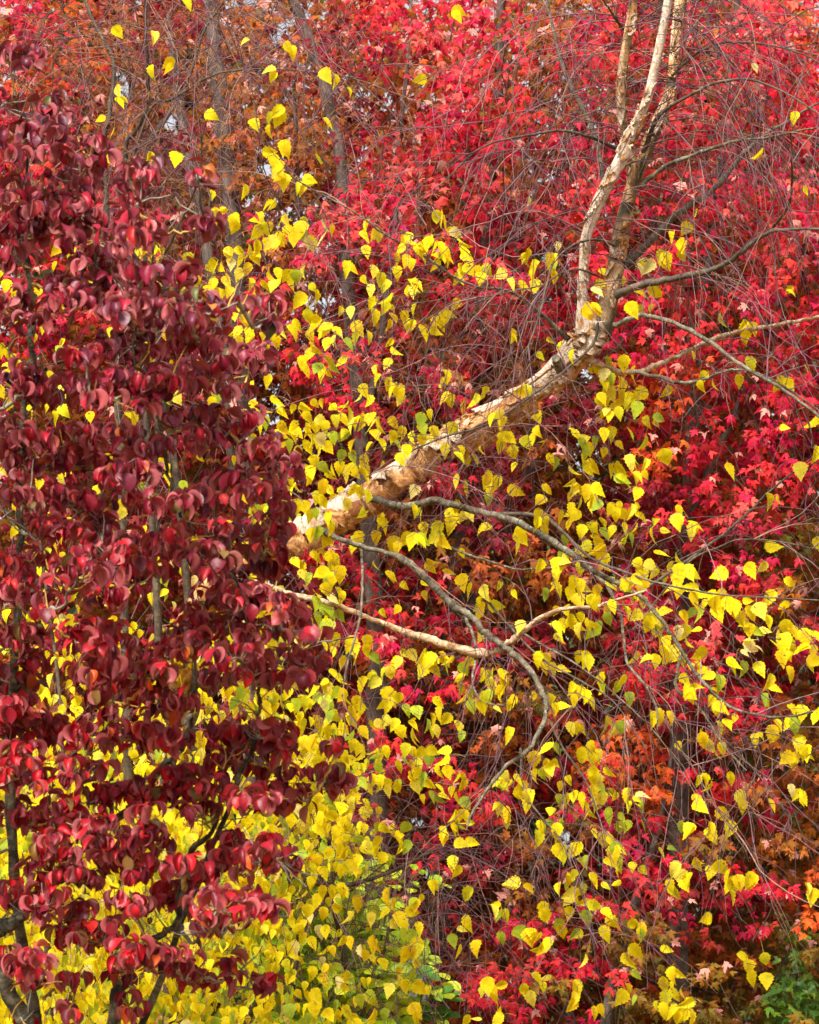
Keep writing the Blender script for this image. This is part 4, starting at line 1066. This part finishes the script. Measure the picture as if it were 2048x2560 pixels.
BLOB3 = "100 190 110 60,230 60 150 60,420 60 60 80,480 160 180 80,620 230 120 80,330 260 130 90,100 330 130 100,210 400 60 70,480 320 130 90,720 130 130 90,880 200 120 80,1050 70 150 50,1120 150 90 60,1160 240 60 60,850 370 120 70,1040 360 110 80,1180 400 80 60,1250 470 110 60,1330 530 60 60,760 480 100 50,900 480 200 50,1120 500 120 60,760 560 120 80,1000 600 130 60,1230 620 140 60,1330 650 45 40,1060 680 70 60,1180 710 100 50,930 710 70 70,90 530 100 70,310 530 100 70,460 530 130 80,620 570 80 70,600 680 160 80,400 640 120 60,160 630 60 50,60 700 120 90,90 830 110 80,480 780 140 90,700 800 110 80,600 950 140 90,720 950 70 60,150 920 160 80,380 940 150 60,60 1000 80 70,980 930 130 70,1130 940 110 80,1000 1030 130 70,1160 1060 90 70,1180 1180 70 80,1080 1220 100 70,1420 1000 50 40,1390 1120 95 70,1300 1200 60 55,100 1100 140 90,330 1090 120 60,430 1200 100 70,600 1180 130 60,760 1110 110 60,900 1160 100 70,700 1200 90 60,850 1270 80 50,230 1260 110 80,110 1280 120 70,380 1330 90 60,230 1400 120 70,450 1370 100 60,640 1370 110 70,600 1280 50 50,980 1400 100 80,1100 1460 90 70,1210 1470 65 50,1140 1380 30 40,1020 1520 40 40,520 1440 120 80,600 1500 100 60,780 1510 110 70,880 1500 70 60,200 1500 140 80,330 1540 100 60,60 1600 90 70,190 1640 100 80,480 1610 30 50,570 1650 80 60,740 1620 110 70,920 1650 140 90,1080 1650 95 60,860 1740 50 60,960 1720 70 50,300 1700 110 60,290 1770 80 60,430 1790 140 80,520 1850 90 80,650 1860 80 70,750 1880 80 70,800 1960 60 50,540 1950 70 50,860 1950 50 40,980 1930 60 60,1000 2000 60 30,1110 1970 60 50,60 1870 60 50,130 1900 100 60,190 1940 40 40,130 1970 60 30,310 1990 60 60,550 2080 60 50,300 2110 70 40,90 2140 60 30"
blobs = []
for txt, oy in ((BLOB1, 0), (BLOB3, 1280)):
    for tok in txt.split(','):
        a = [float(v) for v in tok.split()]
        blobs.append((a[0] / QS, oy + a[1] / QS, a[2] / QS, a[3] / QS))
for bx_, by_ in [(640, 1395), (600, 1450), (665, 1330), (690, 1280), (560, 1400), (620, 1500), (540, 1330), (700, 1190), (655, 1130)]:
    blobs.append((bx_, by_, 48, 30))
# the crown goes on outside the frame on the left
for _ in range(60):
    blobs.append((rnd.uniform(-700, -60), rnd.uniform(150, 2700), 75, 45))
DOGTW = [(0.22, 0.20, 0.15), (0.32, 0.28, 0.20), (0.45, 0.27, 0.04), (0.52, 0.33, 0.05), (0.16, 0.14, 0.10)]
dl = Leaves(DOG_T)
dpts = np.concatenate(dpool)
dx, dy, ddp = proj(dpts)
blobs.sort(key=lambda e: min((dx - e[0]) ** 2 + (dy - e[1]) ** 2))
DB, DT, DN, DS, DC = [], [], [], [], []
for (bx, by, rx, ry) in blobs:
    dep = DD + rnd.uniform(-0.7, 0.7)
    k = int(np.argmin((dx - bx) ** 2 + (dy - by - 10) ** 2))
    dep = 0.5 * dep + 0.5 * ddp[k]
    c0 = P(bx, by + ry * 0.2, dep)
    dist = np.linalg.norm(c0 - dpts[k])
    c = smooth_path([dpts[k], (dpts[k] + c0) / 2 + np.array([0, 0, -0.12 * dist]), c0], 5)
    c = c + rng.normal(0, 0.006, c.shape) * np.linspace(1, 0.3, len(c))[:, None]
    dtw.add(c, np.linspace(min(0.009, 0.004 + 0.01 * dist), 0.003, len(c)), 5, rnd.choice(DOGTW), bump=0.15)
    dpts = np.vstack([dpts, c[2:]])
    a_, b_, e_ = proj(c[2:])
    dx, dy, ddp = np.append(dx, a_), np.append(dy, b_), np.append(ddp, e_)
    nn = int(max(8, math.pi * rx * ry / 200))
    tips = max(2, nn // 4)
    tone = rnd.random()
    for _ in range(tips):
        th, rr = rnd.uniform(0, 6.28), math.sqrt(rnd.random())
        qx, qy = bx + rx * 0.85 * rr * math.cos(th), by - 12 + ry * 0.75 * rr * math.sin(th)
        qd = dep + rnd.uniform(-0.22, 0.22)
        q0 = P(qx, qy, qd)
        tc = smooth_path([c0, (c0 + q0) / 2 + np.array([0, 0, -0.02]), q0], 3)
        tcol = rnd.choice(DOGTW)
        dtw.add(tc, np.linspace(0.0028, 0.0016, len(tc)), 4, tcol)
        a0 = rnd.uniform(0, 6.28)
        m = rnd.choice([3, 4, 4, 5, 6])
        for j in range(m):
            az = a0 + j * 6.28 / m + rnd.gauss(0, 0.25)
            out = np.array([math.cos(az), math.sin(az), 0])
            el = rnd.gauss(-0.65, 0.45)
            tip_ = out * math.cos(el) + np.array([0, 0, math.sin(el)])
            nn_ = out * (-math.sin(el)) + np.array([0, 0, math.cos(el)])
            DB.append(q0 + out * 0.008 + rng.normal(0, 0.006, 3))
            DT.append(tip_)
            DN.append(nn_ + rng.normal(0, 0.25, 3))
            DS.append(rnd.uniform(0.040, 0.074))
            r = rnd.random()
            if r < 0.06:
                cc = (0.42, 0.02, 0.015)
            elif r < 0.085:
                cc = (0.50, 0.10, 0.015)
            elif r < 0.12:
                cc = (0.14, 0.09, 0.02)
            elif r < 0.12 + 0.3 * (0.4 + tone):
                cc = (0.32, 0.008, 0.014)
            elif r < 0.75:
                cc = (0.20, 0.008, 0.015)
            else:
                cc = (0.11, 0.009, 0.014)
            low = min(max((qy - 700) / 1100, 0), 1)
            DC.append(np.array(cc) * rnd.uniform(0.7, 1.3) * np.array([0.85 + 0.4 * low, 1.25 - 0.25 * low, 1.7 - 0.6 * low]))
dl.add(DB, DT, DN, DS, DC)
dl.build('crown', M_DOGLEAF, dog)
# stubby lichen covered spurs
for _ in range(700):
    k = rnd.randrange(len(dpts))
    d = np.array([rnd.uniform(-1, 1), rnd.uniform(-0.8, 0.3), rnd.uniform(-0.4, 1)])
    c = twig_curve(dpts[k], d, rnd.uniform(0.04, 0.16), -0.3, 0.25, 5)
    dtw.add(c, np.linspace(0.0032, 0.0014, 5), 4, rnd.choice(DOGTW), bump=0.2)
o = dtw.build('twigs', M_TWIG, dog)
o['kind'] = 'stuff'

# ================================================================== RED MAPLES behind
GAPS = [(320, 232, 24), (303, 190, 17), (433, 308, 24), (386, 243, 12), (475, 261, 15), (765, 36, 14), (689, 89, 14), (659, 424, 18), (776, 759, 20), (820, 752, 14), (812, 782, 12),
        (1809, 818, 16), (836, 2122, 20), (820, 2250, 17), (1412, 2098, 22), (1042, 2430, 34), (1045, 2490, 30), (1071, 2261, 15), (1068, 2181, 12), (1042, 2060, 18), (1018, 2440, 25), (875, 287, 7), (830, 390, 7), (610, 366, 9), (1925, 2300, 6)]
CM = ["RODDDDDRPPBRRRPP",
      "ORDDBBDRPPBRRRPP",
      "RDBDBBDRRPRPDRRP",
      "RRRBBBDPPPDRRRRP",
      "RRRDBRPRRRDRRRPP",
      "PRRDDBDRRPRPRRRR",
      "RDDDDRDRBDRRRRRR",
      "DDDDDDRDRBBDOORR",
      "DDDDDDDDRDDDORRR",
      "DDDDDDDDDDBDDRPR",
      "DDDDDDRDBDBBDRDG",
      "DDDDDDDRRBBDRRRB",
      "DDDDDDDPPRDRRPRR",
      "BBDDDDDDRBGDRDRB",
      "BBBBDDDRDBDOORBB",
      "BBBBBDDDRRRROPRB",
      "GGGGGBDDRDBGRBGB",
      "GGGGGGGDDDBRRDRO",
      "GGGGGGGGDRRGGDBG",
      "GGGGGGGGDRRRGGGG"]
COLS = {'R': [(0.58, 0.016, 0.026), (0.46, 0.010, 0.034), (0.64, 0.045, 0.025), (0.36, 0.008, 0.05)],
        'P': [(0.70, 0.030, 0.048), (0.62, 0.014, 0.036), (0.72, 0.12, 0.08), (0.50, 0.010, 0.06)],
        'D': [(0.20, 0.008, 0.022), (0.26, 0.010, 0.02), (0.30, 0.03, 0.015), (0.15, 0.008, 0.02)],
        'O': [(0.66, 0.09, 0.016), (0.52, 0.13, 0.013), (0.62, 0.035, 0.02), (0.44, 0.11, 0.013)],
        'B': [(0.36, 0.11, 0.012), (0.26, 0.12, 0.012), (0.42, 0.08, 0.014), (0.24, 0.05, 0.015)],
        'G': [(0.17, 0.13, 0.015), (0.24, 0.12, 0.012), (0.12, 0.13, 0.02), (0.28, 0.09, 0.012)]}
MAPLES = [
    ('maple_tree', 'grey trunked orange red maple behind the bare twigs of the birch', 15.0,
     [[(640, 3250, 64), (625, 1900, 54), (605, 1000, 46), (590, 650, 44), (576, 470, 44), (560, 330, 46), (545, 190, 42), (530, 40, 36), (520, -150, 30)],
      [(615, 1500, 30), (560, 900, 32), (515, 610, 30), (494, 490, 28), (470, 390, 27), (452, 280, 24), (430, 120, 18), (400, -80, 14)]]),
    ('maple_tree', 'deep red maple with a curved grey trunk beside the leaning birch', 15.1,
     [[(950, 3250, 62), (942, 1870, 52), (938, 1580, 46), (915, 1200, 40), (880, 850, 36), (862, 500, 33), (846, 370, 31), (820, 250, 31), (780, 125, 30), (732, 0, 28), (690, -120, 24)],
      [(905, 1100, 20), (960, 800, 17), (985, 600, 13), (1000, 350, 10), (1022, 120, 9), (1030, -60, 7)],
      [(870, 620, 14), (770, 560, 16), (745, 500, 16), (742, 380, 12), (735, 200, 9)]]),
    ('maple_tree', 'bright crimson maple with a broad crown behind the forked birch stems', 16.2,
     [[(1095, 3250, 70), (1104, 1870, 56), (1125, 1650, 52), (1150, 1400, 48), (1165, 1200, 42), (1200, 800, 34), (1240, 350, 26), (1260, -100, 20)],
      [(1135, 1600, 36), (1200, 1480, 30), (1240, 1400, 26), (1330, 1150, 22), (1400, 800, 17), (1440, 300, 11)],
      [(1210, 760, 12), (1250, 520, 9), (1262, 330, 8), (1275, 150, 6)]]),
    ('maple_tree', 'pinkish red maple standing at the edge behind the bare dark limbs', 15.6,
     [[(1690, 3250, 62), (1700, 1700, 46), (1726, 1145, 34), (1755, 770, 28), (1800, 450, 22), (1840, 50, 16), (1850, -150, 12)],
      [(1715, 1300, 20), (1850, 1000, 16), (1960, 700, 12), (2040, 300, 8)],
      [(1740, 900, 14), (1640, 600, 11), (1600, 250, 8)]]),
    ('maple_tree', 'low olive and rust brown maple below the drooping yellow birch twigs', 15.0,
     [[(1500, 3330, 50), (1500, 2700, 36), (1560, 2350, 24), (1650, 2050, 14), (1690, 1800, 8)],
      [(1505, 2800, 30), (1400, 2450, 20), (1320, 2150, 10)]]),
]
roots, crowns = [], []
for nm, lab, dep, lims in MAPLES:
    r = thing(nm, lab, 'tree', P(lims[0][0][0], lims[0][0][1], dep), 'red and brown maples behind the birches')
    for i, rows in enumerate(lims):
        pts, rad = pxpath(rows, dep, dep + (0, 0.5, -0.4)[i], 6, 0.05)
        t = Tubes()
        t.add(pts, rad, 12, bump=0.08)
        t.build('trunk' if i == 0 else 'limb', M_MAPLEBARK, r)
    roots.append((r, dep, lims))
    crowns.append([Leaves(MAPLE_T), Tubes()])


def owner(px, py):
    if px > 1250 + rnd.gauss(0, 60) and py > 2050 + rnd.gauss(0, 60):
        return 4
    x = px + rnd.gauss(0, 70)
    if x < 640:
        return 0
    if x < 1010:
        return 1
    if x < 1520:
        return 2
    return 3


def cluster(px, py, d, code, n, spread, size, dark=1.0):
    k = owner(px, py)
    lv, tb_ = crowns[k]
    c0 = P(px, py, d)
    ds = K * d
    off = np.stack([rng.normal(0, spread * ds, n), rng.normal(0, 0.16, n), rng.normal(0, spread * ds * 0.6, n)], 1)
    off[:, 2] -= np.abs(off[:, 0]) * 0.25
    b = c0 + off
    tip = np.stack([off[:, 0] / (spread * ds) * 0.5 + rng.normal(0, 0.45, n), rng.normal(-0.35, 0.35, n), rng.normal(-0.75, 0.4, n)], 1)
    nor = np.stack([rng.normal(0, 0.5, n), rng.normal(-0.7, 0.45, n), rng.normal(0.6, 0.4, n)], 1)
    pal = np.array(COLS[code])
    pick = rng.integers(0, len(pal), n)
    base = pal[rng.integers(0, len(pal))]
    col = (0.45 * base + 0.55 * pal[pick]) * rng.uniform(0.72, 1.25, (n, 1)) * dark
    hot = rng.random(n) < 0.05
    col[hot] = np.array([0.66, 0.28, 0.22]) * dark
    lv.add(b, tip, nor, rng.uniform(0.75, 1.15, n) * size, col)
    if rnd.random() < 0.5:
        e = c0 + np.array([rnd.uniform(-0.35, 0.35), rnd.uniform(0.1, 0.5), -rnd.uniform(0.1, 0.5)])
        cc = smooth_path([e, (e + c0) / 2 + rng.normal(0, 0.03, 3), c0 + np.array([0, 0, 0.04])], 3)
        tb_.add(cc, np.linspace(0.0045, 0.0018, len(cc)), 4, (0.10, 0.07, 0.055))


def code_at(px, py):
    c = int((px + rnd.gauss(0, 28)) // 128)
    r = int((py + rnd.gauss(0, 28)) // 128)
    return CM[min(max(r, 0), 19)][min(max(c, 0), 15)]


NC = 0
for gy in range(-2, 22):
    for gx in range(-3, 19):
        inside = 0 <= gx < 16 and 0 <= gy < 20
        for _ in range(7 if inside else 3):
            px, py = (gx + rnd.random()) * 128, (gy + rnd.random()) * 128
            code = code_at(px, py)
            pf = {'R': 0.85, 'P': 1.0, 'D': 0.4, 'O': 0.7, 'B': 0.3, 'G': 0.55}[code]
            fld = math.sin(px / 61 + 1.3 * math.sin(py / 97)) + math.sin(py / 73 + 1.7 * math.sin(px / 83) + 2)
            if rnd.random() < pf * (0.8 + 0.35 * fld):                # outer sprays of the crown
                cluster(px, py, 14.9 + rnd.uniform(-0.6, 0.5), code, rnd.randint(11, 22), 22, 0.058)
        for _ in range(5 if inside else 2):                           # inner leaves, interior shade put into browner, darker colours
            px, py = (gx + rnd.random()) * 128, (gy + rnd.random()) * 128
            code = code_at(px, py)
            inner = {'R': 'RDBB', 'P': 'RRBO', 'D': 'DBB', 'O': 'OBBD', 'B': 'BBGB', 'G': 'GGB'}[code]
            cluster(px, py, 16.2 + rnd.uniform(-0.6, 0.6), rnd.choice(inner), 19, 42, 0.068)
        for _ in range(5 if inside else 2):                           # far side of the crown, coloured browner still for its shaded depth
            px, py = (gx + rnd.random()) * 128, (gy + rnd.random()) * 128
            code = code_at(px, py)
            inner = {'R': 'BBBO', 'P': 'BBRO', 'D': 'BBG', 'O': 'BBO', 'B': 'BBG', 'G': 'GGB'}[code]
            cluster(px, py, 17.8 + rnd.uniform(-0.7, 0.7), rnd.choice(inner), 20, 48, 0.078)
for (r, dep, lims), (lv, tb_) in zip(roots, crowns):
    lv.build('crown', M_MAPLELEAF, r, cut=GAPS)
    o = tb_.build('twigs', M_TWIG, r)
    o['kind'] = 'stuff'

# ================================================================== GREEN UNDERSTORY
shrub = thing('green_shrub', 'light green leafy shrub under the yellow birch leaves at the foot of the picture', 'shrub', P(840, 3500, 12.3))
gs = Tubes()
gl = Leaves(BROAD_T)
gb = Leaves(BROAD_T)
st_paths = []
for k in range(7):
    ex, ey = rnd.uniform(660, 1010), rnd.uniform(2150, 2350)
    pts, rad = pxpath([(840 + rnd.uniform(-40, 40), 3500, 16), (840 + rnd.uniform(-60, 60), 2900, 13), ((840 + ex) / 2, 2600, 9), (ex, ey, 4)], 12.3, 12.3 + rnd.uniform(-0.3, 0.3), 6, 0.03)
    t = Tubes()
    t.add(pts, rad, 7)
    t.build('stem', M_LIMBGREY, shrub)
for _ in range(260):
    px, py = rnd.uniform(640, 1010), rnd.uniform(2150, 2640)
    if px > 900 and py < 2400 and rnd.random() < 0.7:
        continue
    d = 12.6 + rnd.uniform(-0.6, 0.5)
    az = rnd.uniform(0, 6.28)
    dirv = np.array([math.cos(az), 0.6 * math.sin(az), rnd.uniform(-0.2, 0.35)])
    c = twig_curve(P(px, py, d), dirv, rnd.uniform(0.2, 0.34), 0.7, 0.04, 9)
    gs.add(c, np.linspace(0.0016, 0.0008, 9), 3, (0.16, 0.22, 0.04))
    tan = nrm(np.gradient(c, axis=0))
    sidev = nrm(np.cross(tan, np.array([0, 0, 1.0])))
    g = np.array(rnd.choice([(0.26, 0.50, 0.02), (0.38, 0.58, 0.02), (0.48, 0.64, 0.03), (0.60, 0.66, 0.03)]))
    for i in range(1, 9, 2):
        for sd in (-1, 1):
            gl.add([c[i]], [tan[i] * 0.45 + sd * sidev[i]], [np.array([0, -0.8, 0.8]) + rng.normal(0, 0.45, 3)], [rnd.uniform(0.06, 0.09)], [g * rnd.uniform(0.8, 1.2)])
for (px, py) in [(1098, 2484), (1118, 2500), (1085, 2530), (1110, 2545), (1060, 2440), (1040, 2540)]:
    p0 = P(px, py, 12.5)
    for j in range(5):
        az = j * 1.256 + rnd.random()
        gb.add([p0], [(math.cos(az), 0.5 * math.sin(az), rnd.uniform(-0.1, 0.6))], [(rnd.gauss(0, .3), -0.6, 0.8)], [rnd.uniform(0.07, 0.10)], [np.array((0.12, 0.30, 0.04)) * rnd.uniform(0.8, 1.25)])
    c = smooth_path([p0 + np.array([-0.1, 0.1, -0.5]), p0 + np.array([-0.03, 0.05, -0.2]), p0], 4)
    gs.add(c, np.linspace(0.004, 0.002, len(c)), 4, (0.16, 0.18, 0.06))
gl.build('crown', M_GREENLEAF, shrub)
gb.build('leaf_whorls', M_GREENLEAF, shrub)
o = gs.build('twigs', M_TWIG, shrub)
o['kind'] = 'stuff'

sap = thing('maple_sapling', 'green maple sapling low in the corner under the brown maple', 'tree', P(1990, 3330, 15.6))
pts, rad = pxpath([(1990, 3330, 14), (1995, 2800, 11), (1998, 2560, 9), (1992, 2420, 5), (1985, 2350, 3)], 15.6, 15.5, 6)
t = Tubes()
t.add(pts, rad, 8)
t.build('trunk', M_MAPLEBARK, sap)
sl_ = Leaves(MAPLE_T)
for _ in range(260):
    px, py = 2000 + rnd.gauss(0, 45), 2520 + rnd.gauss(0, 70)
    az = rnd.uniform(0, 6.28)
    sl_.add([P(px, py, 15.3 + rnd.uniform(-0.6, 0.4))], [(math.cos(az), 0.5 * math.sin(az) - 0.2, -0.3)], [(rnd.gauss(0, .3), -0.5, 0.8)], [rnd.uniform(0.05, 0.08)],
            [np.array(rnd.choice([(0.10, 0.22, 0.015), (0.18, 0.28, 0.02), (0.06, 0.15, 0.015)])) * rnd.uniform(0.8, 1.2)])
sl_.build('crown', M_GREENLEAF, sap)

# ================================================================== EVERGREENS far behind
for (bx, lab, dep, hw, top) in [(330, 'dark green evergreen far behind the bare birch stems', 23.0, 420, -300), (1120, 'dark evergreen behind the curved grey maple trunk', 24.5, 470, 300), (1800, 'dark evergreen glimpsed behind the pinkish maple', 23.5, 460, -100)]:
    ev = thing('evergreen_tree', lab, 'tree', P(bx, 2880, dep), 'dark evergreens behind the maples')
    pts, rad = pxpath([(bx, 2880, 60), (bx, 1500, 44), (bx, 500, 24), (bx, top, 6)], dep, dep, 8)
    t = Tubes()
    t.add(pts, rad, 10, bump=0.06)
    t.build('trunk', M_MAPLEBARK, ev)
    n = 15000
    f = rng.random(n) ** 0.8
    pyv = top + (2780 - top) * f
    half = hw * (0.35 + 0.75 * f)
    az = rng.uniform(0, 6.28, n)
    rr = half * K * dep * np.sqrt(rng.random(n))
    c0 = P(np.full(n, bx), pyv, np.full(n, dep))
    rep = 4
    b = c0 + np.stack([np.cos(az) * rr, np.sin(az) * rr, rng.normal(-0.1, 0.2, n) - rr * 0.15], 1)
    tip = np.stack([np.cos(az) + rng.normal(0, .5, n), np.sin(az) + rng.normal(0, .5, n), rng.normal(-0.4, 0.4, n)], 1)
    nor = rng.normal(0, 1, (n, 3)) + np.array([0, -0.6, 0.5])
    g = np.array([(0.030, 0.060, 0.018), (0.045, 0.08, 0.02), (0.022, 0.045, 0.016)])[rng.integers(0, 3, n)]
    el = Leaves(NEEDLE_T)
    el.add(b, tip, nor, rng.uniform(0.22, 0.40, n), g)
    el.build('crown', M_NEEDLE, ev, cut=[(x, y, r_ * 1.25) for x, y, r_ in GAPS])
